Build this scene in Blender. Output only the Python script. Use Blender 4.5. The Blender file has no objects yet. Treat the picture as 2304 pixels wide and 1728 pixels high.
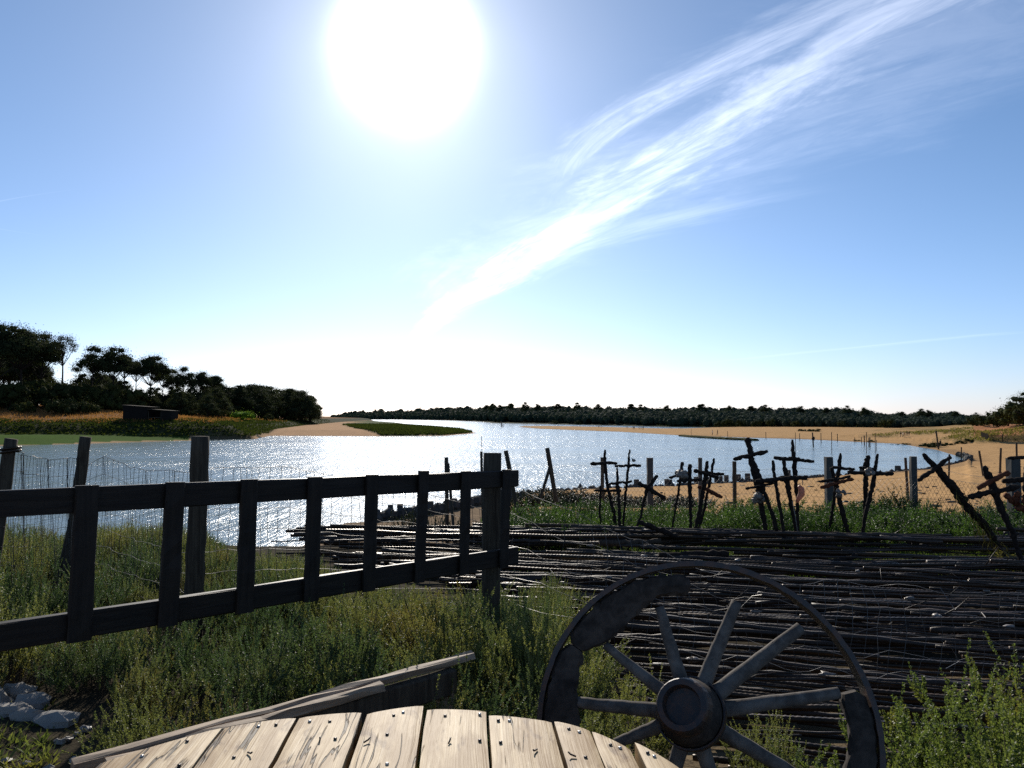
import bpy, math, random
import numpy as np
from mathutils import Vector, Matrix
R = math.radians
rng = np.random.default_rng(7)
random.seed(7)
scene = bpy.context.scene
COL = scene.collection

# ------------------------------------------------------------------ camera
H = 5.5                      # eye height above the water
F = 1728.0                   # focal length in photo pixels (27 mm on a 36 mm sensor)
PITCH = math.atan(73 / F)
cd = bpy.data.cameras.new("camera"); cam = bpy.data.objects.new("camera", cd); COL.objects.link(cam)
cd.sensor_width = 36; cd.lens = 27; cd.clip_start = 0.05; cd.clip_end = 20000
cam.location = (0, 0, H); cam.rotation_euler = (math.pi / 2 + PITCH, 0, 0)
scene.camera = cam

def ray(px, py):
    c, s = math.cos(PITCH), math.sin(PITCH)
    a, b = (px - 1152) / F, (864 - py) / F
    return np.array([a, c - s * b, s + c * b])
def at_y(px, py, Y):
    d = ray(px, py); return np.array([0, 0, H]) + d * (Y / d[1])
def at_z(px, py, z):
    d = ray(px, py); return np.array([0, 0, H]) + d * ((z - H) / d[2])

# ------------------------------------------------------------------ light and sky
sd = ray(915, 112); sd /= np.linalg.norm(sd)
SUN_EL = math.asin(sd[2]); SUN_AZ = math.atan2(sd[0], sd[1])
w = bpy.data.worlds.new("World"); scene.world = w; w.use_nodes = True
sl = bpy.data.lights.new("sun", 'SUN'); sl.energy = 5.0; sl.angle = R(0.5); sl.color = (1.0, 0.93, 0.82)
so = bpy.data.objects.new("sun", sl); COL.objects.link(so)
so.rotation_euler = Vector(sd).to_track_quat('Z', 'Y').to_euler(); so.location = (0, 0, 60)
scene.view_settings.view_transform = 'Standard'; scene.view_settings.look = 'None'
scene.view_settings.exposure = 0.12; scene.view_settings.gamma = 1.0

class NT:
    """small helper to write node trees"""
    def __init__(self, tree):
        self.t = tree; self.n = tree.nodes; self.l = tree.links
    def new(self, typ, ins=None, **kw):
        nd = self.n.new(typ)
        for k, v in kw.items(): setattr(nd, k, v)
        for k, v in (ins or {}).items(): self.set(nd.inputs[k], v)
        return nd
    def set(self, sock, v):
        if isinstance(v, bpy.types.NodeSocket): self.l.new(v, sock)
        elif isinstance(v, bpy.types.Node): self.l.new(v.outputs[0], sock)
        else:
            if hasattr(sock, 'default_value'):
                try: sock.default_value = v
                except Exception: sock.default_value = (*v, 1)
    def m(self, op, a, b=0.0, c=0.0, clamp=False):
        nd = self.n.new('ShaderNodeMath'); nd.operation = op; nd.use_clamp = clamp
        self.set(nd.inputs[0], a); self.set(nd.inputs[1], b); self.set(nd.inputs[2], c)
        return nd.outputs[0]
    def vm(self, op, a, b=(0, 0, 0)):
        nd = self.n.new('ShaderNodeVectorMath'); nd.operation = op
        self.set(nd.inputs[0], a); self.set(nd.inputs[1], b); return nd
    def mix(self, fac, a, b, typ='MIX'):
        nd = self.n.new('ShaderNodeMix'); nd.data_type = 'RGBA'; nd.blend_type = typ
        self.set(nd.inputs[0], fac); self.set(nd.inputs[6], a if not isinstance(a, tuple) else (*a[:3], 1))
        self.set(nd.inputs[7], b if not isinstance(b, tuple) else (*b[:3], 1)); return nd.outputs[2]
    def noise(self, vec, scale, detail=4, rough=0.55, dist=0.0):
        return self.new('ShaderNodeTexNoise', {'Vector': vec, 'Scale': scale, 'Detail': detail, 'Roughness': rough, 'Distortion': dist}).outputs[0]
    def ramp(self, fac, a, b):
        nd = self.n.new('ShaderNodeMapRange'); nd.interpolation_type = 'SMOOTHSTEP'
        self.set(nd.inputs[0], fac); nd.inputs[1].default_value = a; nd.inputs[2].default_value = b
        return nd.outputs[0]
    def mapv(self, vec, scale):
        nd = self.n.new('ShaderNodeMapping'); self.set(nd.inputs[0], vec); nd.inputs[3].default_value = scale
        return nd.outputs[0]

def build_world():
    k = NT(w.node_tree); k.n.clear()
    out = k.new('ShaderNodeOutputWorld')
    sky = k.new('ShaderNodeTexSky', sky_type='NISHITA', sun_disc=False, sun_elevation=SUN_EL,
                sun_rotation=SUN_AZ, altitude=0, air_density=1.0, dust_density=0.25, ozone_density=3.5)
    d = k.new('ShaderNodeTexCoord').outputs['Generated']
    sep = k.new('ShaderNodeSeparateXYZ', {0: d})
    z = k.m('MAXIMUM', sep.outputs[2], 0.015)
    u = k.m('DIVIDE', sep.outputs[0], z); v = k.m('DIVIDE', sep.outputs[1], z)   # the plane of the high clouds
    mask = None
    def streak(pts, w0, w1, amt, seed, sharp=0.35, ends=(0.0, 0.0)):
        """a cirrus band along a curve u(v) on the cloud plane"""
        nonlocal mask
        P = [ray(*p) for p in pts]
        U = [p[0] / p[2] for p in P]; V = [p[1] / p[2] for p in P]
        c2, c1, c0 = np.polyfit(V, U, 2)
        uc = k.m('ADD', k.m('MULTIPLY', k.m('MULTIPLY_ADD', v, c2, c1), v), c0)
        off = k.m('SUBTRACT', u, uc)
        wid = k.m('MAXIMUM', k.m('MULTIPLY_ADD', v, (w1 - w0) / (max(V) - min(V)), w0 - min(V) * (w1 - w0) / (max(V) - min(V))), 0.02)
        rel = k.m('DIVIDE', off, wid)
        wid = k.m('MULTIPLY', wid, k.m('SUBTRACT', 1.0, k.m('MULTIPLY', k.ramp(v, 3.5, 10.5), 0.7)))
        rel = k.m('DIVIDE', off, wid)
        lv = k.m('LOGARITHM', v, 2.718)
        cv = k.new('ShaderNodeCombineXYZ', {0: k.m('MULTIPLY', rel, 0.55), 1: k.m('MULTIPLY', lv, 3.0), 2: float(seed)})
        wob = k.noise(cv.outputs[0], 1.5, 6, 0.62, 0.5)
        rel2 = k.m('ADD', rel, k.m('MULTIPLY', k.m('SUBTRACT', wob, 0.5), 2.6))
        band = k.m('SUBTRACT', 1.0, k.ramp(k.m('ABSOLUTE', rel2), -0.25 + sharp * 0.4, 1.25))
        cv2 = k.new('ShaderNodeCombineXYZ', {0: k.m('MULTIPLY', rel, 1.1), 1: k.m('MULTIPLY_ADD', lv, 2.6, k.m('MULTIPLY', rel, 0.35)), 2: float(seed) + 4})
        fib = k.ramp(k.noise(cv2.outputs[0], 1.7, 8, 0.68, 0.9), 0.3, 0.68)
        e0 = k.ramp(v, min(V) - 0.1 + ends[0], min(V) + ends[0] + 0.5)
        e1 = k.m('SUBTRACT', 1.0, k.ramp(v, max(V) * 0.9, max(V) * 1.25))
        r = k.m('MULTIPLY', k.m('MULTIPLY', band, k.m('MULTIPLY_ADD', fib, 0.72, 0.28)), amt)
        r = k.m('MULTIPLY', r, e1)
        if ends[0] >= 0: r = k.m('MULTIPLY', r, e0)
        mask = r if mask is None else k.m('MAXIMUM', mask, r)
    streak([(945, 752), (1080, 660), (1250, 530), (1400, 420), (1600, 290), (1900, 130), (2200, 0)], 0.25, 0.40, 0.95, 1.0, ends=(-1, 0))
    streak([(1000, 700), (1250, 540), (1400, 430), (1600, 310), (1900, 170), (2250, 20)], 0.55, 0.5, 0.34, 5.0, 0.1, ends=(-1, 0))
    streak([(1300, 350), (1450, 235), (1620, 140), (1950, 0)], 0.16, 0.12, 0.62, 9.0, ends=(-1, 0))
    streak([(1250, 580), (1400, 515), (1600, 468), (1750, 420)], 0.36, 0.25, 0.36, 17.0)
    streak([(1500, 430), (1800, 320), (2300, 90)], 0.45, 0.4, 0.30, 23.0, 0.1, ends=(-1, 0))
    streak([(58, 442), (90, 437), (125, 432)], 0.012, 0.012, 0.7, 31.0, 0.9)
    streak([(1800, 795), (2050, 770), (2304, 745)], 0.7, 0.7, 0.3, 41.0, 0.1)
    streak([(1260, 612), (1310, 606), (1365, 611)], 0.05, 0.05, 0.4, 47.0)
    low = k.m('EXPONENT', k.m('MULTIPLY', k.m('MAXIMUM', sep.outputs[2], 0.0), -7.0))
    # circumsolar glow of the thin high haze
    dot = k.vm('DOT_PRODUCT', k.vm('NORMALIZE', d).outputs[0], tuple(sd)).outputs[1]
    om = k.m('MULTIPLY', k.m('SUBTRACT', 1.0, dot), k.m('MULTIPLY_ADD', k.noise(d, 7.0, 3, 0.5), 0.5, 0.75))
    core = k.m('MULTIPLY', k.m('EXPONENT', k.m('MULTIPLY', om, -1000.0)), 12.0)
    mid = k.m('MULTIPLY', k.m('EXPONENT', k.m('MULTIPLY', om, -130.0)), 0.36)
    wide = k.m('MULTIPLY', k.m('EXPONENT', k.m('MULTIPLY', om, -14.0)), 0.05)
    glow = k.m('ADD', k.m('ADD', core, mid), k.m('ADD', wide, k.m('MULTIPLY', k.m('MULTIPLY', low, low), k.m('MULTIPLY', k.m('EXPONENT', k.m('MULTIPLY', om, -10.0)), 1.0))))
    gcol = k.mix(1.0, (1.0, 0.97, 0.93), k.new('ShaderNodeCombineColor', {0: glow, 1: glow, 2: glow}).outputs[0], 'MULTIPLY')
    skc = k.mix(1.0, sky.outputs[0], k.mix(low, (0.95, 1.05, 1.13), (0.97, 1.05, 1.55)), 'MULTIPLY')
    b1 = k.new('ShaderNodeBackground', {'Color': skc, 'Strength': 0.086})
    b2 = k.new('ShaderNodeBackground', {'Color': gcol, 'Strength': 1.0})
    cl = k.m('MULTIPLY', mask, k.m('ADD', 0.26, k.m('MULTIPLY', k.m('EXPONENT', k.m('MULTIPLY', om, -9.0)), 0.8)))
    b3 = k.new('ShaderNodeBackground', {'Color': (1.0, 0.97, 0.96, 1), 'Strength': cl})
    a1 = k.new('ShaderNodeAddShader', {0: b1.outputs[0], 1: b2.outputs[0]})
    a2 = k.new('ShaderNodeAddShader', {0: a1.outputs[0], 1: b3.outputs[0]})
    k.l.new(a2.outputs[0], out.inputs[0])
build_world()
scene.render.engine = 'CYCLES'
scene.cycles.max_bounces = 6; scene.cycles.diffuse_bounces = 2; scene.cycles.glossy_bounces = 3
scene.cycles.transmission_bounces = 3; scene.cycles.volume_bounces = 0; scene.cycles.transparent_max_bounces = 4
scene.cycles.use_denoising = False; scene.cycles.use_adaptive_sampling = True; scene.cycles.adaptive_threshold = 0.008
scene.cycles.sample_clamp_indirect = 1.5; scene.cycles.caustics_reflective = False; scene.cycles.caustics_refractive = False; scene.cycles.sample_clamp_direct = 16.0

# ------------------------------------------------------------------ helpers: meshes and objects
class MB:
    """collects vertices and faces, then links them as ONE mesh object"""
    def __init__(self): self.v = []; self.f = []; self.n = 0
    def add(self, v, faces, mat=0, smooth=True):
        v = np.asarray(v, float).reshape(-1, 3)
        for fa in faces:
            fa = np.asarray(fa, int)
            if len(fa): self.f.append((fa + self.n, mat, smooth))
        self.v.append(v); self.n += len(v)
    def box(self, c, s, rot=None, mat=0, bevel=0.0):
        sx, sy, sz = [q / 2 for q in s]
        if bevel <= 0:
            v = np.array([[x, y, z] for x in (-sx, sx) for y in (-sy, sy) for z in (-sz, sz)])
            q = [[0, 1, 3, 2], [4, 6, 7, 5], [0, 4, 5, 1], [2, 3, 7, 6], [0, 2, 6, 4], [1, 5, 7, 3]]
            if rot is not None: v = v @ np.array(rot).T
            self.add(v + np.array(c), [q], mat, False)
        else:
            self.beam_local(np.array(c), 2 * sx, 2 * sy, 2 * sz, rot, mat, bevel)
    def beam_local(self, c, L, W, T, rot, mat, b, nseg=1, wob=0.0, rs=None):
        """a board along local X with bevelled long edges and slightly worn surface"""
        rs = rs or np.random.default_rng(3)
        xs = np.linspace(-L / 2, L / 2, nseg + 1)
        prof = np.array([[-W/2+b, -T/2], [W/2-b, -T/2], [W/2, -T/2+b], [W/2, T/2-b], [W/2-b, T/2], [-W/2+b, T/2], [-W/2, T/2-b], [-W/2, -T/2+b]])
        v = []
        for x in xs:
            p = prof + rs.normal(0, wob, (8, 2)) if wob else prof
            v += [[x, a[0], a[1]] for a in p]
        v = np.array(v)
        if rot is not None: v = v @ np.array(rot).T
        q = [[i*8+j, i*8+(j+1) % 8, (i+1)*8+(j+1) % 8, (i+1)*8+j] for i in range(nseg) for j in range(8)]
        self.add(v + c, [q, [list(range(7, -1, -1)), [nseg*8 + j for j in range(8)]]], mat, False)
    def tube(self, pts, rad, n=6, mat=0, smooth=True, jit=0.0, rs=None, cap=True):
        pts = np.asarray(pts, float); m = len(pts)
        rad = np.full(m, rad) if np.isscalar(rad) else np.asarray(rad, float)
        t = np.gradient(pts, axis=0); t /= np.maximum(np.linalg.norm(t, axis=1, keepdims=True), 1e-9)
        ref = np.array([0, 0, 1.]) if abs(t[0][2]) < 0.9 else np.array([1., 0, 0])
        a = np.cross(t[0], ref); a /= np.linalg.norm(a)
        V = np.zeros((m, n, 3)); ang = np.arange(n) * 2 * np.pi / n
        for i in range(m):
            a = a - t[i] * np.dot(a, t[i]); a /= np.linalg.norm(a)
            b = np.cross(t[i], a)
            r = rad[i] * (1 + (rs.normal(0, jit, n) if jit else 0))
            V[i] = pts[i] + np.outer(np.cos(ang) * r, a) + np.outer(np.sin(ang) * r, b)
        i, j = np.meshgrid(np.arange(m - 1), np.arange(n), indexing='ij'); i = i.ravel(); j = j.ravel(); j2 = (j + 1) % n
        q = np.stack([i*n+j, (i+1)*n+j, (i+1)*n+j2, i*n+j2], 1)
        fs = [q]
        if cap and n > 2: fs.append(np.array([list(range(n))])); fs.append(np.array([[(m-1)*n + x for x in range(n-1, -1, -1)]]))
        self.add(V.reshape(-1, 3), fs, mat, smooth)
    def leaves(self, c, a, b, mat=0):
        """diamond leaf faces: base point c, length vector a, width vector b"""
        c, a, b = map(np.asarray, (c, a, b)); n = len(c)
        v = np.stack([c, c + a*0.55 + b*0.5, c + a, c + a*0.55 - b*0.5], 1).reshape(-1, 3)
        self.add(v, [np.arange(4*n).reshape(-1, 4)], mat, False)
    def blob(self, c, r, rs, mat=0, seg=10, rings=6, jit=0.15, smooth=True):
        th = np.linspace(0, np.pi, rings + 1)[1:-1]; ph = np.arange(seg) * 2*np.pi/seg
        V = [[0, 0, 1]] + [[math.sin(t)*math.cos(p), math.sin(t)*math.sin(p), math.cos(t)] for t in th for p in ph] + [[0, 0, -1]]
        V = np.array(V, float); V *= (1 + rs.normal(0, jit, (len(V), 1))); V = V * np.array(r) + np.array(c)
        k = len(th); q = [[1+i*seg+j, 1+(i+1)*seg+j, 1+(i+1)*seg+(j+1) % seg, 1+i*seg+(j+1) % seg] for i in range(k-1) for j in range(seg)]
        t = [[0, 1+j, 1+(j+1) % seg] for j in range(seg)] + [[len(V)-1, 1+(k-1)*seg+(j+1) % seg, 1+(k-1)*seg+j] for j in range(seg)]
        self.add(V, [q, t], mat, smooth)
    def mesh(self, name, mats, off=(0, 0, 0)):
        me = bpy.data.meshes.new(name)
        v = np.concatenate(self.v) - np.array(off)
        me.vertices.add(len(v)); me.vertices.foreach_set('co', v.ravel())
        tot = []; idx = []; mi = []; sm = []
        for fa, m, s in self.f:
            tot.append(np.full(len(fa), fa.shape[1])); idx.append(fa.ravel()); mi.append(np.full(len(fa), m)); sm.append(np.full(len(fa), s))
        tot = np.concatenate(tot); idx = np.concatenate(idx)
        me.loops.add(len(idx)); me.loops.foreach_set('vertex_index', idx)
        me.polygons.add(len(tot)); st = np.concatenate([[0], np.cumsum(tot)[:-1]])
        me.polygons.foreach_set('loop_start', st); me.polygons.foreach_set('loop_total', tot)
        me.polygons.foreach_set('material_index', np.concatenate(mi)); me.polygons.foreach_set('use_smooth', np.concatenate(sm))
        for m in (mats if isinstance(mats, (list, tuple)) else [mats]): me.materials.append(m)
        me.update(calc_edges=True); me.validate()
        return me

def tag(o, label=None, cat=None, group=None, kind=None):
    if label: o['label'] = label
    if cat: o['category'] = cat
    if group: o['group'] = group
    if kind: o['kind'] = kind
    return o
def link(name, me, parent=None, loc=(0, 0, 0), M=None):
    o = bpy.data.objects.new(name, me); COL.objects.link(o)
    if M is not None: o.matrix_basis = M
    else: o.location = loc
    if parent: o.parent = parent
    return o
def thing(name, label, cat, loc, group=None):
    o = bpy.data.objects.new(name, None); COL.objects.link(o); o.location = loc; o.empty_display_size = 0.2
    return tag(o, label, cat, group)
def part(name, mb, mats, parent):
    """world-space mesh hung under a thing (or a part) as a child"""
    off = np.array(parent.location)
    if parent.parent: off = off + np.array(parent.parent.location)
    return link(name, mb.mesh(name, mats, off), parent)
def single(name, mb, mats, label, cat, loc=(0, 0, 0), group=None, kind=None):
    return tag(link(name, mb.mesh(name, mats, loc), None, loc), label, cat, group, kind)
def copy_tree(o, parent=None):
    c = o.copy(); COL.objects.link(c)
    if parent: c.parent = parent
    for ch in list(o.children): copy_tree(ch, c)
    return c
def sst(a, b, x):
    t = np.clip((x - a) / (b - a), 0, 1); return t * t * (3 - 2 * t)
def frame(d, up=(0, 0, 1)):
    """rotation whose local X runs along d and local Z is near up"""
    x = np.array(d, float); x /= np.linalg.norm(x); y = np.cross(up, x); y /= np.linalg.norm(y); z = np.cross(x, y)
    return np.stack([x, y, z], 1)
def beam(name, p0, p1, wid, thick, mat, parent=None, up=(0, 0, 1), bevel=0.006, wob=0.0015, seed=0, nseg=10):
    """board as an object of its own with its grain along local X"""
    p0, p1 = np.array(p0, float), np.array(p1, float); L = np.linalg.norm(p1 - p0)
    mb = MB(); mb.beam_local(np.zeros(3), L, wid, thick, None, 0, bevel, nseg, wob, np.random.default_rng(seed))
    rot = frame(p1 - p0, up); c = (p0 + p1) / 2
    if parent: c = c - np.array(parent.location)
    M = Matrix.Translation(c) @ Matrix(rot.tolist()).to_4x4()
    return link(name, mb.mesh(name, mat), parent, M=M)

# ------------------------------------------------------------------ materials
def mat(name, fn):
    m = bpy.data.materials.new(name); m.use_nodes = True; k = NT(m.node_tree); k.n.clear()
    out = k.new('ShaderNodeOutputMaterial'); sh = fn(k)
    k.l.new(sh if isinstance(sh, bpy.types.NodeSocket) else sh.outputs[0], out.inputs[0]); return m
def pbsdf(k, col, rough=0.7, bump=None, bs=0.3, bd=0.01, spec=0.4, **kw):
    ins = {'Base Color': col if not isinstance(col, tuple) else (*col, 1), 'Roughness': rough, 'Specular IOR Level': spec}; ins.update(kw)
    p = k.new('ShaderNodeBsdfPrincipled', ins)
    if bump is not None:
        b = k.new('ShaderNodeBump', {'Height': bump, 'Strength': bs, 'Distance': bd}); k.l.new(b.outputs[0], p.inputs['Normal'])
    return p
def objc(k): return k.new('ShaderNodeTexCoord').outputs['Object']
def pos(k): return k.new('ShaderNodeNewGeometry').outputs['Position']
def rnd(k): return k.new('ShaderNodeObjectInfo').outputs['Random']

def wood(name, ca, cb, rough=0.75, crack=0.5, stretch=14, scale=14, dark=(0.03, 0.024, 0.02), bs=0.6, stain=0.0, stainc=(0.2, 0.1, 0.05), spec=0.4, axis='x'):
    st1, st2 = {'x': ((3 / stretch, 3, 3), (.5, 9, 9)), 'z': ((3, 3, 3 / stretch), (9, 9, .5)), 'n': ((2, 2, 2), (4, 4, 4))}[axis]
    def fn(k):
        r = k.m('MULTIPLY', rnd(k), 37.0)
        c = k.vm('ADD', objc(k), k.new('ShaderNodeCombineXYZ', {0: r, 1: r, 2: r}).outputs[0]).outputs[0]
        g = k.mapv(c, st1)
        n1 = k.noise(g, scale, 6, 0.65, 0.4)
        n2 = k.noise(k.mapv(c, st2), scale * 0.9, 5, 0.6, 1.2)
        col = k.mix(k.ramp(n1, 0.3, 0.7), ca, cb)
        cr = k.ramp(n2, 0.66, 0.72)
        col = k.mix(k.m('MULTIPLY', cr, crack), col, dark)
        if stain:
            s = k.ramp(k.noise(k.mapv(c, (1.5, 2.5, 2.5)), 2.6, 6, 0.65, 0.8), 0.46, 0.66)
            col = k.mix(k.m('MULTIPLY', s, stain), col, stainc)
        hgt = k.m('SUBTRACT', n1, k.m('MULTIPLY', cr, 0.8))
        return pbsdf(k, col, rough, hgt, bs, 0.004, spec)
    return mat(name, fn)
def tablemat(k):
    r = k.m('MULTIPLY', rnd(k), 41.0); c = k.vm('ADD', objc(k), k.new('ShaderNodeCombineXYZ', {0: r, 1: r, 2: 0.0}).outputs[0]).outputs[0]
    wv = k.new('ShaderNodeVectorMath', operation='MULTIPLY_ADD'); k.set(wv.inputs[0], k.new('ShaderNodeTexNoise', {'Vector': k.mapv(c, (2.0, 4.0, 1)), 'Scale': 1.0, 'Detail': 2}).outputs[1]); wv.inputs[1].default_value = (0, .035, 0); k.set(wv.inputs[2], c); w_ = wv.outputs[0]
    g1 = k.noise(k.mapv(w_, (1.6, 75, 8)), 1.0, 4, 0.65); g2 = k.noise(k.mapv(w_, (4, 190, 8)), 1.0, 3, 0.6)
    col = k.mix(k.ramp(g1, 0.36, 0.66), (0.59, 0.435, 0.245), (0.37, 0.25, 0.125))
    col = k.mix(k.m('MULTIPLY', k.ramp(g2, 0.5, 0.68), 0.5), col, (0.82, 0.68, 0.47))
    bl = k.ramp(k.noise(k.mapv(w_, (3.2, 9, 5)), 1.0, 6, 0.62, 0.6), 0.40, 0.60); col = k.mix(k.m('MULTIPLY', bl, 0.78), col, (0.29, 0.175, 0.075))
    dk = k.ramp(k.noise(k.mapv(w_, (4.5, 13, 5)), 1.3, 6, 0.65, 1.0), 0.55, 0.68); col = k.mix(k.m('MULTIPLY', dk, 0.75), col, (0.13, 0.065, 0.03))
    ab = k.m('ABSOLUTE', k.m('SUBTRACT', k.noise(k.mapv(w_, (1.1, 17, 5)), 1.0, 3, 0.5, 0.2), 0.5)); ln = k.m('SUBTRACT', 1.0, k.ramp(ab, 0.006, 0.016))
    ln = k.m('MULTIPLY', ln, k.ramp(k.noise(k.mapv(c, (2.2, 5, 3)), 1.0, 3), 0.50, 0.58)); col = k.mix(k.m('MULTIPLY', ln, 0.92), col, (0.03, 0.018, 0.012))
    h = k.m('SUBTRACT', k.m('ADD', k.m('MULTIPLY', g1, 0.5), k.m('MULTIPLY', g2, 0.3)), k.m('MULTIPLY', ln, 0.8))
    return pbsdf(k, col, 0.62, h, 0.9, 0.004, 0.22)
W_TABLE = mat("bleached_wood", tablemat)
NAILP = mat("worn_nail_iron", lambda k: pbsdf(k, (0.45, 0.42, 0.38), 0.35, Metallic=0.8))
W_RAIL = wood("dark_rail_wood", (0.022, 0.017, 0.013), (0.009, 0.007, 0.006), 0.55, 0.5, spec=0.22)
W_POST = wood("grey_post_wood", (0.092, 0.075, 0.054), (0.038, 0.030, 0.023), 0.95, 0.7, spec=0.08, axis='z')
W_WHEEL = wood("wheel_wood", (0.075, 0.062, 0.052), (0.028, 0.024, 0.021), 0.9, 0.7, spec=0.1, axis='n', scale=9)
W_DRIFT = wood("driftwood", (0.040, 0.030, 0.024), (0.012, 0.009, 0.008), 0.95, 0.3, 5, 18, bs=1.0, axis='n', spec=.08)
W_DRIFTR = wood("red_driftwood", (0.17, 0.06, 0.03), (0.06, 0.025, 0.016), 0.95, 0.3, 5, 18, bs=1.0, axis='n', spec=.08)
W_BENCH = wood("bench_wood", (0.42, 0.31, 0.21), (0.22, 0.155, 0.10), 0.75, 0.85, stain=0.4, stainc=(0.1, 0.07, 0.04))
W_HUT = wood("tarred_boards", (0.024, 0.02, 0.018), (0.012, 0.0105, 0.010), 0.95, 0.4, 10, 3, spec=0.05)
W_POLE = wood("pole_wood", (0.09, 0.065, 0.045), (0.04, 0.03, 0.024), 0.9, 0.3, axis='z', spec=.1)
W_SPOKE = wood("grey_spoke_wood", (0.17, 0.15, 0.13), (0.075, 0.066, 0.058), 0.9, 0.6, axis='n', scale=9, spec=0.1)
IRON = mat("rusty_iron", lambda k: pbsdf(k, k.mix(k.ramp(k.noise(objc(k), 30, 5), 0.4, 0.65), (0.026, 0.020, 0.018), (0.075, 0.034, 0.018)), 0.55, k.noise(objc(k), 90, 4), 0.3, 0.003, 0.6))
NAIL = mat("nail_iron", lambda k: pbsdf(k, (0.05, 0.04, 0.035), 0.4, Metallic=0.6))
WIRE = mat("galvanised_wire", lambda k: pbsdf(k, (0.12, 0.115, 0.11), 0.45, Metallic=0.5))
WIRED = mat("old_wire", lambda k: pbsdf(k, (0.09, 0.085, 0.08), 0.6, Metallic=0.4))
CONC = mat("concrete", lambda k: pbsdf(k, k.mix(k.noise(objc(k), 14, 5), (0.085, 0.082, 0.076), (0.042, 0.04, 0.037)), 0.9, k.noise(objc(k), 60, 4), 0.3, 0.004))
STONE = mat("dark_stone", lambda k: pbsdf(k, k.mix(k.noise(pos(k), 3, 5), (0.035, 0.035, 0.034), (0.09, 0.085, 0.075)), 0.9, k.noise(pos(k), 8, 5), 0.6, 0.05, spec=0.2))
ROCK = mat("pale_rock", lambda k: pbsdf(k, k.mix(k.noise(pos(k), 9, 6), (0.33, 0.31, 0.28), (0.17, 0.155, 0.14)), 0.9, k.noise(pos(k), 30, 6), 0.6, 0.015, spec=0.2))
SHELL = mat("oyster_shell", lambda k: pbsdf(k, k.mix(k.noise(objc(k), 40, 5), (0.26, 0.225, 0.19), (0.09, 0.07, 0.055)), 0.5, k.noise(objc(k), 80, 4), 0.5, 0.004))
def pinkshell(k):
    c = k.mix(k.noise(objc(k), 25, 4), (0.62, 0.36, 0.26), (0.4, 0.22, 0.16))
    return k.new('ShaderNodeMixShader', {0: 0.55, 1: pbsdf(k, c, 0.45).outputs[0], 2: k.new('ShaderNodeBsdfTranslucent', {0: c}).outputs[0]})
PINK = mat("pink_shell", pinkshell)
def tubemat(k):
    n = k.noise(k.vm('ADD', objc(k), k.new('ShaderNodeCombineXYZ', {0: k.m('MULTIPLY', rnd(k), 50.0)}).outputs[0]).outputs[0], 5, 5, 0.7)
    c = k.mix(k.ramp(n, 0.42, 0.7), (0.014, 0.009, 0.006), (0.055, 0.028, 0.015))
    c = k.mix(k.m('MULTIPLY', k.ramp(rnd(k), 0.72, 0.95), 0.6), c, (0.05, 0.026, 0.016))
    return pbsdf(k, c, k.m('MULTIPLY_ADD', n, 0.45, 0.22), k.noise(objc(k), 60, 4), 0.4, 0.003, spec=0.5, **{'Specular Tint': (1.0, 0.80, 0.60, 1)})
TUBE = mat("tarred_tube", tubemat)

def leafmat(name, ca, cb, tr=0.45, spec=0.3, tip=None, vary=0.35, lo=0.3, hi=0.68, warm=(0.16, 0.07, 0.025), warmamt=0.0):
    def fn(k):
        g = k.noise(pos(k), 2.3, 3, 0.6)
        c = k.mix(k.ramp(k.m('ADD', k.m('MULTIPLY', rnd(k), vary), k.m('MULTIPLY', g, 1.0 - vary)), lo, hi), ca, cb)
        if warmamt:
            c = k.mix(k.m('MULTIPLY', k.ramp(k.noise(pos(k), 1.25, 3, 0.6), 0.53, 0.68), warmamt), c, warm)
        br = k.vm('MULTIPLY', c, (1.5, 1.5, 0.9)).outputs[0]
        p = pbsdf(k, c, 0.55 if spec > .1 else 0.9, spec=spec)
        return k.new('ShaderNodeMixShader', {0: tr, 1: p.outputs[0], 2: k.new('ShaderNodeBsdfTranslucent', {0: br}).outputs[0]})
    return mat(name, fn)
L_BUSH = leafmat("sea_blite_leaves", (0.18, 0.187, 0.066), (0.055, 0.09, 0.042), 0.42, vary=0.6, lo=0.2, hi=0.75, warmamt=0.5, warm=(0.19, 0.125, 0.04))
L_LIME = leafmat("fresh_leaves", (0.17, 0.185, 0.05), (0.11, 0.145, 0.04), 0.42, warmamt=0.35, warm=(0.22, 0.15, 0.03))
L_DEEP = leafmat("deep_green_leaves", (0.066, 0.118, 0.024), (0.014, 0.034, 0.010), 0.40)
L_PINE = leafmat("pine_needles", (0.046, 0.054, 0.024), (0.022, 0.030, 0.015), 0.24, spec=0.04)
L_FAR = leafmat("far_wood_leaves", (0.032, 0.048, 0.034), (0.017, 0.027, 0.021), 0.16, spec=0.04)
L_OLIVE = leafmat("olive_leaves", (0.05, 0.055, 0.018), (0.028, 0.035, 0.014), 0.25, spec=0.04)
L_BRIGHT = leafmat("bright_leaves", (0.16, 0.25, 0.035), (0.12, 0.2, 0.03), 0.45, spec=0.04)
L_ORANGE = leafmat("rust_grass_blades", (0.27, 0.135, 0.052), (0.17, 0.08, 0.032), 0.45, vary=0.0, spec=0.04)
L_MARSH = leafmat("marsh_blades", (0.060, 0.075, 0.016), (0.018, 0.028, 0.009), 0.3, vary=0.0, spec=0.04)
L_DUNE = leafmat("dune_grass_blades", (0.14, 0.125, 0.04), (0.08, 0.08, 0.03), 0.4, spec=0.04)
L_GRASS = leafmat("short_grass_blades", (0.12, 0.17, 0.028), (0.07, 0.12, 0.02), 0.45)
L_WEED = leafmat("seaweed", (0.026, 0.034, 0.013), (0.016, 0.022, 0.010), 0.2)
STEM = mat("twig_bark", lambda k: pbsdf(k, (0.06, 0.042, 0.026), 0.9, spec=0.2))
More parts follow.
